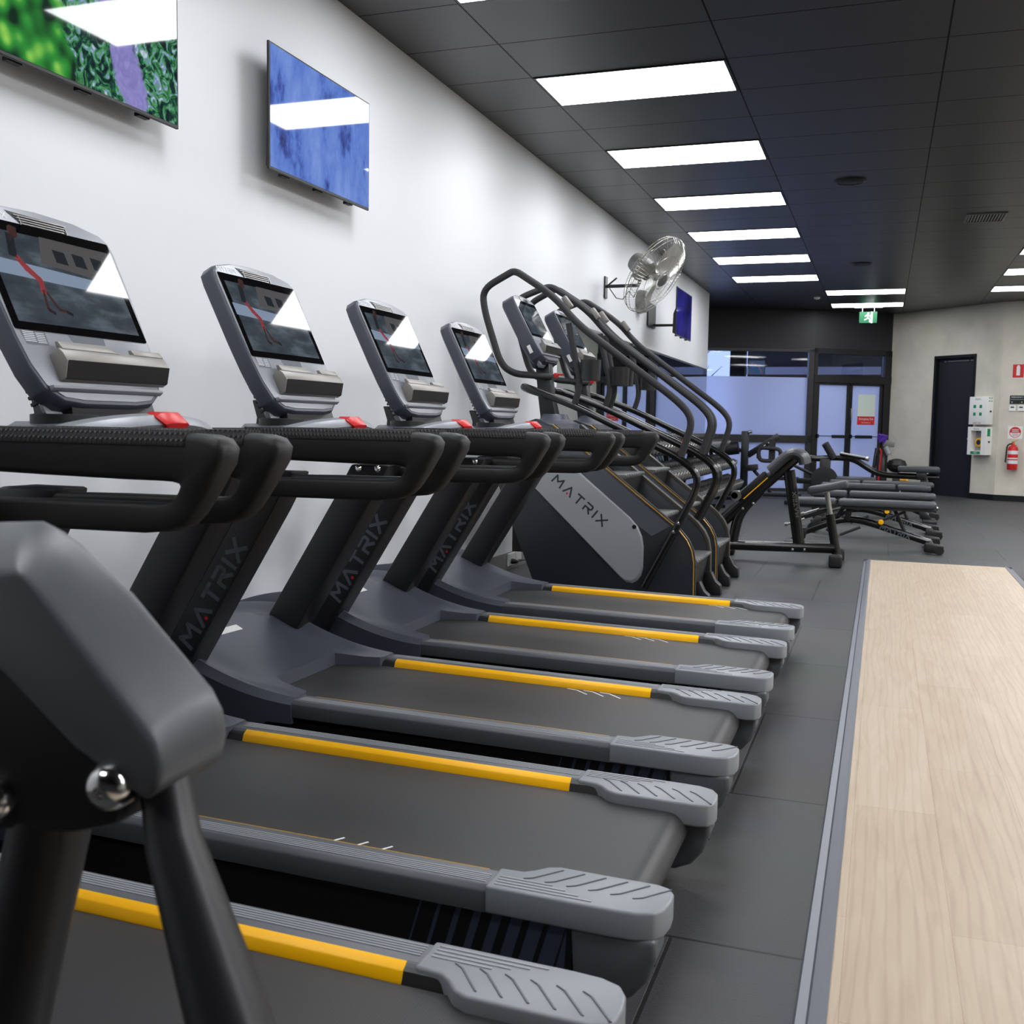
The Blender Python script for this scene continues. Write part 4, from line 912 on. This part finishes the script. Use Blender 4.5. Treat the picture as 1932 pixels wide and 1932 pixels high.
# ------------------------------------------------------------------ flat benches
def make_bench(label):
    t = thing('flat_bench', label, 'exercise bench', (2.65, 0, 0), group='four adjustable benches laid flat in a row'); OO = Vector((-2.65, 0, 0))
    nb = lambda: nb2(OO)
    for x0, x1, nm in ((2.40, 3.31, 'back_pad'), (1.98, 2.375, 'seat_pad')):
        m = nb(); m.box(x0, x1, -.14, .14, .405, .472); p = m.build(nm, 'pad_grey', t, bevel=.022, seg=3)
        m = nb(); m.box(x0 + .04, x1 - .04, -.11, .11, .38, .405); m.build('pad_board', 'plastic_black', p, smooth=False)
    m = nb(); m.tube(smoothpath([((2.0, 0, .09), 0), ((2.42, 0, .27), .15), ((2.62, 0, .27), .15), ((3.27, 0, .075), 0)], 6), .035, 12, ry=.03); fr = m.build('frame', 'tube_black', t)
    L_, D_, wd = logo(.04, lambda u, v: (2.80 + .957 * u + .288 * v, -.0315, .188 - .288 * u + .957 * v), .2, .4); L_.off = OO.copy(); L_.build('lettering', 'ink_grey', fr, smooth=False)
    m = nb(); m.box(1.90, 2.06, -.26, .26, 0, .05); m.xz([(1.95, .05), (2.09, .05), (2.12, .17), (2.05, .17)], -.035, .035); m.build('front_foot', 'plastic_black', t, bevel=.012)
    m = nb(); m.cyl((3.27, -.34, .065), (3.27, .34, .065), .032, 14); cb = m.build('cross_bar', 'tube_black', t)
    for y in (-.37, .37):
        m = nb(); m.obox((3.29, y, .058), (1, 0, -.12), (0, 1, 0), (.12, 0, 1), .085, .035, .045); ft = m.build('end_foot', 'rubber_black', cb, bevel=.018, seg=3)
        m = nb(); m.lathe((3.34, y - .04, .042), (0, 1, 0), [(.0, 0), (.04, .0), (.04, .08), (0, .08)], 16); m.build('wheel', 'rubber_black', ft)
    m = nb(); m.obox((2.50, -.03, .33), (.2, 0, 1), (0, 1, 0), (1, 0, -.2), .07, .008, .03); m.obox((2.50, .03, .33), (.2, 0, 1), (0, 1, 0), (1, 0, -.2), .07, .008, .03); m.obox((2.15, 0, .30), (1, 0, .35), (0, 1, 0), (-.35, 0, 1), .16, .02, .02); m.build('hinge_plates', 'plastic_black', t, bevel=.004)
    m = nb(); m.tube([(2.30, .02, .14), (2.45, .02, .385)], .018, 10); m.tube([(3.05, .02, .14), (2.93, .02, .385)], .018, 10); m.obox((2.88, 0, .30), (1, 0, .45), (0, 1, 0), (-.45, 0, 1), .17, .02, .012); m.build('adjusting_strut', 'post_black', t)
    m = nb(); m.lathe((2.81, -.03, .262), (0, -1, 0), [(.012, 0), (.012, .03), (.026, .032), (.026, .05), (0, .055)], 14); m.build('yellow_knob', 'yellow', t)
    m = nb(); m.tube([(2.62, -.05, .20), (2.43, -.05, .115)], .014, 10); m.build('lift_handle', 'grip_black', t)
    m = nb(); m.tube([(1.92, -.02, .20), (2.08, -.02, .26)], .010, 8); m.lathe((1.915, -.02, .198), (-.9, 0, -.3), [(.0, -.01), (.02, .0), (.018, .03), (0, .035)], 10); m.build('adjusting_pin', 'chrome_soft', t)
    return t
B0 = make_bench('nearest flat bench, its end foot just past the oak platform'); B0.location.y = 10.96
index_kids()
for y, x, rz, lb in ((12.43, 2.71, 0, 'second flat bench from the camera, right behind the nearest one'), (14.22, 2.72, PI, 'third flat bench, turned with its short seat pad towards the black door'), (15.08, 2.80, 0, 'farthest flat bench of the four, nearest the rowing machine')):
    c = copy_tree(B0); c.location = (x, y, 0); c.rotation_euler = (0, 0, rz); c['label'] = lb

# ------------------------------------------------------------------ dumbbell rack along the mirrors
t = thing('dumbbell_rack', 'long black three-tier dumbbell rack along the mirrored wall', 'dumbbell rack', (.35, 13.4, 0))
RY0, RY1 = 9.6, 17.2; OO = Vector((-.35, -13.4, 0))
m = nb2(OO)
for y in (RY0 + .1, 11.5, 13.4, 15.3, RY1 - .1):
    m = nb2(OO); m.loft([[(x - .03, y - .03, z), (x + .03, y - .03, z), (x + .03, y + .03, z), (x - .03, y + .03, z)] for x, z in ((.30, .02), (.12, 1.05))]); m.box(.06, .68, y - .03, y + .03, 0, .05)
    m.build('rack_upright', 'tube_black', t, bevel=.004, smooth=False)
tiers = ((.56, .26), (.45, .58), (.33, .90))
for x, z in tiers:
    m = nb2(OO)
    for dx in (-.09, .09): m.obox((x + dx * .6, (RY0 + RY1) / 2, z + dx * -.27 - .03), (1, 0, -.45), (0, 1, 0), (.45, 0, 1), .02, (RY1 - RY0) / 2, .012)
    m.obox((x - .08, (RY0 + RY1) / 2, z - .03), (1, 0, 0), (0, 1, 0), (0, 0, 1), .05, (RY1 - RY0) / 2, .02)
    m.build('shelf', 'tube_black', t, smooth=False)
m = MB()
ax = Vector((1, 0, -.42)).normalized()
for h0, h1 in ((-.15, -.055), (.055, .15)): m.lathe((0, 0, 0), ax, [(0, h0), (.034, h0), (.052, h0), (.064, h0 + .012), (.064, h1 - .012), (.052, h1), (.034, h1), (0, h1)], 14)
m.cyl(tuple(ax * -.06), tuple(ax * .06), .015, 8)
db = None; tn = ['bottom', 'middle', 'top']
for k, (x, z) in enumerate(tiers):
    n_ = 40
    for i in range(n_):
        y = RY0 + .15 + (RY1 - RY0 - .3) * i / (n_ - 1)
        if db is None:
            db = m.build('dumbbell', 'rubber_black'); o = db; db.data.materials.append(M['cage_wire'])
            for p in db.data.polygons:
                c_ = Vector(p.center); h_ = c_.dot(ax)
                if abs(abs(h_) - .145) < .008 and abs(Vector(p.normal).dot(ax)) > .4: p.material_index = 1
        else: o = db.copy(); COL.objects.link(o)
        o.location = (x, y, z + .058)
        near = 'between' if 0 else ''
        tag(o, 'round black dumbbell lying on the %s tier of the long rack' % tn[k], 'dumbbell', 'dumbbells on the %s tier' % tn[k])

# ------------------------------------------------------------------ far machines
OO = Vector((-.75, -18.0, 0))
t = thing('multi_press_bench', 'black press bench with upright post, angled arm and loop handle, left of the far windows', 'exercise machine', (.75, 18.0, 0)); nb = lambda: nb2(OO)
m = nb(); m.box(.54, .66, 17.95, 18.07, .05, 1.11); m.build('upright_post', 'frame_black', t, bevel=.01)
m = nb(); m.box(.2, 1.55, 17.96, 18.06, .02, .09); m.box(.3, .38, 17.6, 18.5, 0, .07); m.box(1.42, 1.50, 17.6, 18.5, 0, .07); m.build('base_frame', 'frame_black', t, bevel=.01)
m = nb(); m.obox((.90, 18.0, .87), (1, 0, .68), (0, 1, 0), (-.68, 0, 1), .30, .045, .05); arm = m.build('angled_arm', 'frame_black', t, bevel=.008)
q = text_mesh('- - -', .16, lambda u, v: (.92 + u * .8 - .56 * v, 17.953, .885 + .57 * u + .8 * v)); q.off = OO.copy(); q.build('white_marks', 'ink_white', arm, smooth=False)
m = nb(); m.cyl((.18, 17.95, .78), (.50, 17.95, .83), .11, 18); m.cyl((.5, 18.0, .80), (.6, 18.0, .74), .03, 10); m.build('roller_pad', 'rubber_black', t)
m = nb(); m.tube(smoothpath([((.82, 18, .80), 0), ((.86, 17.9, .62), .08), ((1.2, 17.9, .62), .08), ((1.2, 17.9, .82), .08), ((.84, 17.9, .84), .08), ((.84, 17.9, .66), 0)]), .034, 10); m.box(1.0, 1.10, 17.95, 18.05, .62, .98); m.build('loop_handle', 'grip_black', t)
m = nb(); m.obox((.74, 17.9, .50), (1, 0, .1), (0, 1, 0), (-.1, 0, 1), .09, .12, .05); m.tube([(.76, 17.95, .46), (1.0, 18.0, .2), (1.05, 18, .06)], .03, 10); m.build('leg_pad', 'rubber_black', t, bevel=.01)
m = nb(); m.tube([(1.35, 18, .06), (1.25, 18, .62)], .04, 10); m.box(1.0, 1.5, 17.95, 18.1, .30, .36); m.build('seat_support', 'frame_black', t)
nb().lathe((.66, 17.9, 1.09), (1, 0, .3), [(0, -.02), (.03, 0), (.03, .06), (0, .07)], 12).build('chrome_knob', 'chrome_soft', t)

OO = Vector((-2.6, -16.6, 0)); t = thing('plate_loaded_machine', 'black plate-loaded machine with long bent tube and disc, behind the flat benches', 'exercise machine', (2.6, 16.6, 0))
m = nb(); m.tube(smoothpath([((1.50, 16.6, .76), 0), ((1.85, 16.6, .71), .1), ((2.10, 16.6, .74), .1), ((2.38, 16.6, .73), .12), ((2.75, 16.6, .50), .15), ((3.60, 16.6, .48), 0)], 6), .045, 14); m.build('bent_beam', 'tube_black', t)
m = nb(); m.tube([(2.10, 16.55, .73), (1.97, 16.5, .95)], .055, 14); m.build('grip_stub', 'grip_black', t)
m = nb(); m.tube([(2.20, 16.5, .80), (2.56, 16.35, .74)], .028, 10); hh = m.build('side_handle', 'tube_black', t)
m = nb(); m.lathe((2.57, 16.35, .738), (1, -.4, -.15), [(0, 0), (.034, 0), (.034, .04), (0, .045)], 12); m.build('handle_cap', 'chrome_soft', hh)
m = nb(); m.lathe((1.98, 16.5, .40), (0, -1, 0), [(.04, 0), (.20, 0), (.20, .03), (.16, .035), (.04, .03)], 26); m.build('cam_disc', 'plastic_black', t)
m = nb(); m.box(1.50, 3.5, 16.55, 16.65, .33, .41); m.box(1.90, 2.06, 16.55, 16.65, .05, .72); m.box(3.34, 3.44, 16.55, 16.65, .05, .50); m.box(1.4, 3.6, 16.54, 16.66, 0, .06); m.box(1.5, 1.6, 16.2, 17.0, 0, .06); m.box(3.3, 3.4, 16.2, 17.0, 0, .06); m.tube([(1.4, 16.6, .66), (1.95, 16.6, .40)], .025, 10); m.build('frame', 'frame_black', t, bevel=.006)
m = nb(); m.box(3.02, 3.60, 16.47, 16.73, .55, .64); m.build('roller_pad', 'pad_grey', t, bevel=.03, seg=3)
m = nb(); m.box(3.28, 3.42, 16.52, 16.68, .44, .55); m.build('pad_bracket', 'frame_black', t, bevel=.005)
m = nb(); m.box(2.15, 2.72, 16.4, 16.8, .39, .45); m.build('seat', 'pad_grey', t, bevel=.015)

OO = Vector((-2.85, -18.9, 0)); t = thing('accessory_stand', 'black accessory stand holding straps and a grey ball, beside the glass doors', 'storage stand', (2.85, 18.9, 0))
m = nb(); m.box(2.74, 2.84, 18.85, 18.95, .0, .75); m.box(2.97, 3.09, 18.84, 18.97, 0, .45); m.box(2.6, 3.15, 18.6, 19.2, 0, .05); m.tube([(2.62, 18.9, .05), (2.70, 18.9, .86)], .03, 10); m.build('frame', 'frame_black', t, bevel=.006)
m = nb(); m.lathe((3.09, 18.85, .33), (1, 0, 0), [(.02, 0), (.02, .08), (.035, .09), (.03, .13), (0, .135)], 12); m.build('yellow_pin', 'amber', t)
m = nb(); m.box(2.80, 2.98, 18.86, 18.94, .88, 1.0); m.build('grey_box', 'motor_grey', t, bevel=.01)
m = MB(); m.lathe((3.03, 18.9, .565), (0, 0, 1), [(0, -.12), (.09, -.10), (.155, -.04), (.165, .02), (.13, .09), (.05, .12), (0, .125)], 22)
tag(m.build('medicine_ball', 'rubber_black'), 'dark grey ball resting on the stand by the glass doors', 'ball')
def strap(name, pts, mt, label):
    m = MB(); m.tube(pts, .012, 6, ry=.028); return tag(m.build(name, mt), label, 'exercise strap')
strap('red_strap', smoothpath([((2.75, 18.80, .86), 0), ((2.78, 18.79, .80), .05), ((2.77, 18.78, .60), .1), ((2.74, 18.76, .22), .1), ((2.70, 18.76, .05), 0)]), 'red', 'long red strap hanging from the stand by the glass doors')
m = MB()
for i in range(5): m.tube(smoothpath([((2.74, 18.84, .96), 0), ((2.70 + .04 * i, 18.8 + .01 * i, 1.10 - .01 * i), .05), ((2.80 + .02 * i, 18.84, 1.08), .05), ((2.80, 18.86, .94), 0)]), .012, 6)
tag(m.build('purple_strap', 'purple'), 'bunched purple strap on top of the stand by the doors', 'exercise strap')
m = MB(); m.tube([(2.84, 18.74, .88), (2.90, 18.72, .76)], .045, 12); tag(m.build('rolled_towel', 'cap_grey'), 'pale rolled towel stuffed beside the red strap on the stand', 'towel')

# ------------------------------------------------------------------ first aid, AED, extinguisher, signs
def cabinet(name, z0, z1, label, cat):
    t = thing(name, label, cat, G3(2.16, 0, z0)); O3 = -Vector(G3(2.16, 0, z0))
    def nb(): b = MB(); b.off = O3.copy(); return b
    return t, nb
t, nb = cabinet('first_aid_cabinet', 1.29, 1.765, 'white first aid cabinet with green cross corners, above the yellow-handled unit', 'first aid cabinet')
m = wbox(nb(), G3, 1.98, 2.34, .001, .165, 1.29, 1.765); m.build('cabinet_body', 'white_plastic', t, bevel=.006)
m = nb()
for du in (-.088, .036):
    for dz in (-.09, .04): wbox(m, G3, 2.155 + du, 2.155 + du + .052, .165, .1662, 1.53 + dz, 1.53 + dz + .055)
m.build('green_cross_corners', 'green', t, smooth=False)
for txt, sz, z, mt in (('Alsco', .055, 1.725, 'green'), ('FIRST AID', .036, 1.315, 'red_sign')):
    q = text_mesh(txt, sz, lambda u, v: G3(2.155 + u, .1665, z + v)); q.off = -Vector(G3(2.16, 0, 1.29)); q.build('lettering', mt, t, smooth=False)
m = nb(); wbox(m, G3, 2.34, 2.346, .05, .09, 1.50, 1.53); m.build('latch', 'frame_black', t, smooth=False)
m = nb()
for o_ in (.04, .09):
    for z in (1.68, 1.73): wbox(m, G3, 2.34, 2.3412, o_, o_ + .025, z, z + .022)
m.build('side_marks', 'green', t, smooth=False)
t, nb = cabinet('defibrillator_cabinet', .77, 1.25, 'white defibrillator cabinet with yellow unit behind its window', 'defibrillator cabinet')
m = nb(); wbox(m, G3, 1.98, 2.34, .001, .03, .77, 1.25); wbox(m, G3, 1.98, 2.045, .03, .165, .77, 1.25); wbox(m, G3, 2.255, 2.34, .03, .165, .77, 1.25); wbox(m, G3, 2.045, 2.255, .03, .165, .77, .84); wbox(m, G3, 2.045, 2.255, .03, .165, 1.185, 1.25); m.build('cabinet_body', 'white_plastic', t, smooth=False)
m = nb(); wbox(m, G3, 2.045, 2.255, .03, .034, .84, 1.185); m.build('lining', 'aed_grey', t, smooth=False)
nn = Vector(G3(0, 1, 0)) - Vector(G3(0, 0, 0))
m = nb(); m.lathe(G3(2.165, .035, .985), nn, [(0, 0), (.075, 0), (.085, .03), (.075, .075), (.045, .08), (0, .08)], 20); un = m.build('yellow_unit', 'amber', t)
m = nb(); m.lathe(G3(2.165, .114, .985), nn, [(.045, 0), (.043, .006), (0, .006)], 16); m.build('blue_centre', 'slate_dark', un)
m = nb(); wbox(m, G3, 2.05, 2.25, .165, .1665, .78, .83); m.build('green_strip', 'green', t, smooth=False)
q = text_mesh('Alsco', .05, lambda u, v: G3(2.15 + u, .1665, 1.215 + v)); q.off = -Vector(G3(2.16, 0, .77)); q.build('lettering', 'green', t, smooth=False)
q = text_mesh('AED', .04, lambda u, v: G3(2.15 + u, .168, .805 + v)); q.off = -Vector(G3(2.16, 0, .77)); q.build('lettering', 'ink_white', t, smooth=False)
m = nb(); wbox(m, G3, 2.34, 2.3412, .05, .12, 1.09, 1.22); m.build('side_sign', 'green', t, smooth=False)
m = nb(); wbox(m, G3, 2.34, 2.346, .05, .09, .98, 1.01); m.build('latch', 'frame_black', t, smooth=False)

m = MB(); wbox(m, G4, .205, .375, .001, .004, 2.07, 2.31); sg = tag(m.build('extinguisher_sign', 'red_sign', smooth=False), 'red sign with white extinguisher shape, high on the grey wall', 'sign')
m = MB(); wbox(m, G4, .205, .375, .004, .0045, 2.305, 2.31); wbox(m, G4, .205, .375, .004, .0045, 2.07, 2.082)
pts = [(.262, 2.12), (.318, 2.12), (.318, 2.26), (.31, 2.275), (.305, 2.29), (.275, 2.29), (.27, 2.275), (.262, 2.26)]
m.prism(pts, lambda p, k: G4(p[0], .0042 + .0006 * k, p[1])); m.build('white_symbol', 'ink_white', sg, smooth=False)
m = MB(); wbox(m, G4, .185, .42, .001, .012, 1.645, 1.785); ep = tag(m.build('emergency_light_panel', 'plastic_black', smooth=False), 'black emergency lighting test panel with white lettering on the grey wall', 'sign')
text_mesh('EMERGENCY', .034, lambda u, v: G4(.302 + u, .0125, 1.755 + v)).build('lettering', 'ink_white', ep, smooth=False)
m = MB(); wbox(m, G4, .20, .405, .012, .0125, 1.715, 1.72)
for u in (.222, .375): m.lathe(G4(u, .012, 1.672), Vector(G4(0, 1, 0)) - Vector(G4(0, 0, 0)), [(.012, 0), (.012, .008), (0, .01)], 10)
m.build('key_switches', 'chrome_soft', ep, smooth=False)
for u, lb in ((.183, 'left white control unit under the black emergency panel'), (.318, 'right white control unit under the black emergency panel')):
    m = MB(); wbox(m, G4, u, u + .10, .001, .022, 1.525, 1.62); c_ = tag(m.build('wall_control', 'white_plastic', bevel=.003, smooth=False), lb, 'wall control', 'white wall controls on the grey wall')
    m = MB(); wbox(m, G4, u + .022, u + .078, .022, .0225, 1.575, 1.60); m.build('display', 'slate_dark', c_, smooth=False)
m = MB(); wbox(m, G4, .182, .41, .001, .003, 1.06, 1.27); rs = tag(m.build('round_extinguisher_notice', 'white_plastic', smooth=False), 'white square notice with red disc just above the extinguisher', 'sign')
n4 = Vector(G4(0, 1, 0)) - Vector(G4(0, 0, 0))
m = MB(); m.lathe(G4(.296, .003, 1.167), n4, [(.0, 0), (.092, 0), (.092, .0006), (0, .0006)], 24); rd = m.build('red_disc', 'red_sign', rs, smooth=False)
m = MB(); m.prism([(.296 + .080 * math.cos(q), 1.160 + .076 * math.sin(q)) for q in [PI + PI * i / 14 for i in range(15)]], lambda p, k: G4(p[0], .0037 + .0005 * k, p[1])); wh = m.build('white_half', 'ink_white', rd, smooth=False)
for z_ in (1.145, 1.125, 1.105): wbox(MB(), G4, .25, .342, .0042, .0045, z_, z_ + .006).build('red_print', 'red_sign', wh, smooth=False)
for z_ in (1.18, 1.205): wbox(MB(), G4, .245, .347, .0037, .0042, z_, z_ + .010).build('white_print', 'ink_white', rd, smooth=False)
t = thing('fire_extinguisher', 'red fire extinguisher with black hose hung on the grey wall', 'fire extinguisher', G4(.30, .10, .54)); O4 = -Vector(G4(.30, .10, .54))
def nb4(): b = MB(); b.off = O4.copy(); return b
c0 = G4(.30, .10, .54)
m = nb4(); m.lathe(c0, (0, 0, 1), [(0, 0), (.075, 0), (.082, .02), (.082, .33), (.07, .38), (.03, .41), (.025, .43), (0, .43)], 24); cy = m.build('cylinder', 'red', t)
m = nb4(); m.lathe(c0, (0, 0, 1), [(.0822, .10), (.0826, .10), (.0826, .16), (.0822, .16)], 24); m.lathe(c0, (0, 0, 1), [(.0822, .26), (.0826, .26), (.0826, .32), (.0822, .32)], 24); m.lathe(c0, (0, 0, 1), [(.0822, .18), (.0826, .18), (.0826, .20), (.0822, .20)], 24); m.build('labels', 'ink_white', cy, smooth=False)
m = nb4(); m.lathe((c0[0], c0[1], .97), (0, 0, 1), [(.022, 0), (.025, .03), (.012, .05), (0, .05)], 12); m.obox((c0[0] + .02, c0[1] - .01, 1.02), (1, 0, .3), (0, 1, 0), (-.3, 0, 1), .05, .012, .006); m.build('valve', 'gold', t)
m = nb4(); cc = Vector(c0); q = Vector((-1, -.3, 0)).normalized(); m.tube(smoothpath([(cc + Vector((0, 0, .44)), 0), (cc + q * .10 + Vector((0, 0, .42)), .06), (cc + q * .115 + Vector((0, 0, .12)), 0)]), .013, 10); m.build('hose', 'rubber_black', t)
m = nb4(); v_ = [G4(.27, .0, .60), G4(.33, .0, .60)]; wbox(m, G4, .27, .33, .001, .02, .60, .95); m.build('wall_hanger', 'frame_black', t, smooth=False)

# ------------------------------------------------------------------ capped machine close to the camera
t = thing('exercise_machine', 'out-of-focus black machine frame with capped pivot and chrome bolts, nearest the camera', 'exercise machine', (2.15, .74, 0)); OF = Vector((-2.15, -.74, 0))
def nbf(): b = MB(); b.off = OF.copy(); return b
near = [(1.60, 1.028), (2.04, 1.022), (2.098, 1.030), (2.106, 1.022), (2.114, 1.014), (2.124, 1.004), (2.160, .968), (2.182, .946), (2.224, .904), (2.234, .892), (2.240, .875), (2.239, .858), (2.225, .842), (2.15, .88), (2.07, .94), (1.60, .96)]
far = [(1.60, 1.052), (1.95, 1.058), (2.012, 1.063), (2.044, 1.065), (2.069, 1.056), (2.090, 1.045), (2.149, 1.002), (2.178, .974), (2.235, .921), (2.246, .903), (2.249, .881), (2.245, .862), (2.230, .848), (2.15, .88), (2.07, .94), (1.60, .96)]
rings = []
for q in range(7):
    s = q / 6; bulge = math.sin(PI * s) * .006
    rings.append([(a_[0] * (1 - s) + b_[0] * s, .70 + .085 * s, a_[1] * (1 - s) + b_[1] * s + (bulge if i < 10 else 0)) for i, (a_, b_) in enumerate(zip(near, far))])
m = nbf(); m.loft(rings); m.build('pivot_cap', 'hood_black', t, bevel=.006, seg=3, ang=50)
m = nbf(); m.xz([(1.6, 1.0), (2.06, 1.0), (2.15, .93), (2.205, .862), (2.190, .815), (2.14, .80), (1.95, .78), (1.6, .80)], .705, .775); pbk = m.build('pivot_bracket', 'deck_black', t, bevel=.008)
for nm, (x, z) in (('a', (2.189, .852)), ('b', (2.062, .822))):
    m = nbf(); m.lathe((x, .704, z), (.12, -1, 0), [(.021, -.005), (.021, .002), (.0205, .007), (.017, .015), (.010, .020), (.005, .021), (.004, .017), (0, .017)], 24); m.build('dome_bolt', 'chrome', t)
m = nbf(); m.tube([(2.205, .745, .880), (2.232, .728, .80), (2.335, .67, .67), (2.58, .56, .05)], [.020, .024, .034, .036], 20); m.build('front_strut', 'post_black', t)
m = nbf(); m.box(2.50, 2.64, .50, .62, 0, .06); m.build('foot', 'rubber_black', t, bevel=.015)
m = nbf(); m.tube([(2.10, .74, .86), (2.085, .74, .78), (2.035, .74, .60), (1.90, .74, .04)], [.034, .036, .038, .04], 18); m.build('rear_strut', 'post_black', t)
m = nbf(); m.box(1.55, 2.0, .68, .80, 0, .06); m.tube([(1.62, .74, .98), (1.60, .74, .05)], .03, 14); m.build('base_frame', 'deck_black', t, bevel=.012)

# ------------------------------------------------------------------ camera, world, view
def cam_setup():
    f = 1973.156; yaw, pitch, roll = math.radians(19.414), math.radians(-4.82), math.radians(1.0)
    fw = Vector((-math.sin(yaw) * math.cos(pitch), math.cos(yaw) * math.cos(pitch), math.sin(pitch)))
    r = Vector((math.cos(yaw), math.sin(yaw), 0)); u = r.cross(fw); c, s = math.cos(roll), math.sin(roll)
    r2 = r * c + u * s; u2 = -r * s + u * c
    cd = bpy.data.cameras.new('camera'); o = bpy.data.objects.new('camera', cd); COL.objects.link(o)
    mt = Matrix((r2, u2, -fw)).transposed().to_4x4(); mt.translation = Vector((2.792, 0, 1.163)); o.matrix_world = mt
    cd.sensor_width = 36; cd.lens = 36 * f / 1932; cd.clip_start = .02
    cd.dof.use_dof = True; cd.dof.focus_distance = 4.2; cd.dof.aperture_fstop = 9.0
    SC.camera = o
cam_setup()
wd_ = bpy.data.worlds.new('daylight'); SC.world = wd_; wd_.use_nodes = True
bg = wd_.node_tree.nodes['Background']; bg.inputs['Color'].default_value = (.47, .60, 1.0, 1); bg.inputs['Strength'].default_value = 5.6
SC.view_settings.view_transform = 'Standard'; SC.view_settings.look = 'None'; SC.view_settings.gamma = 1; SC.view_settings.use_curve_mapping = False
SC.view_settings.exposure = 0.22
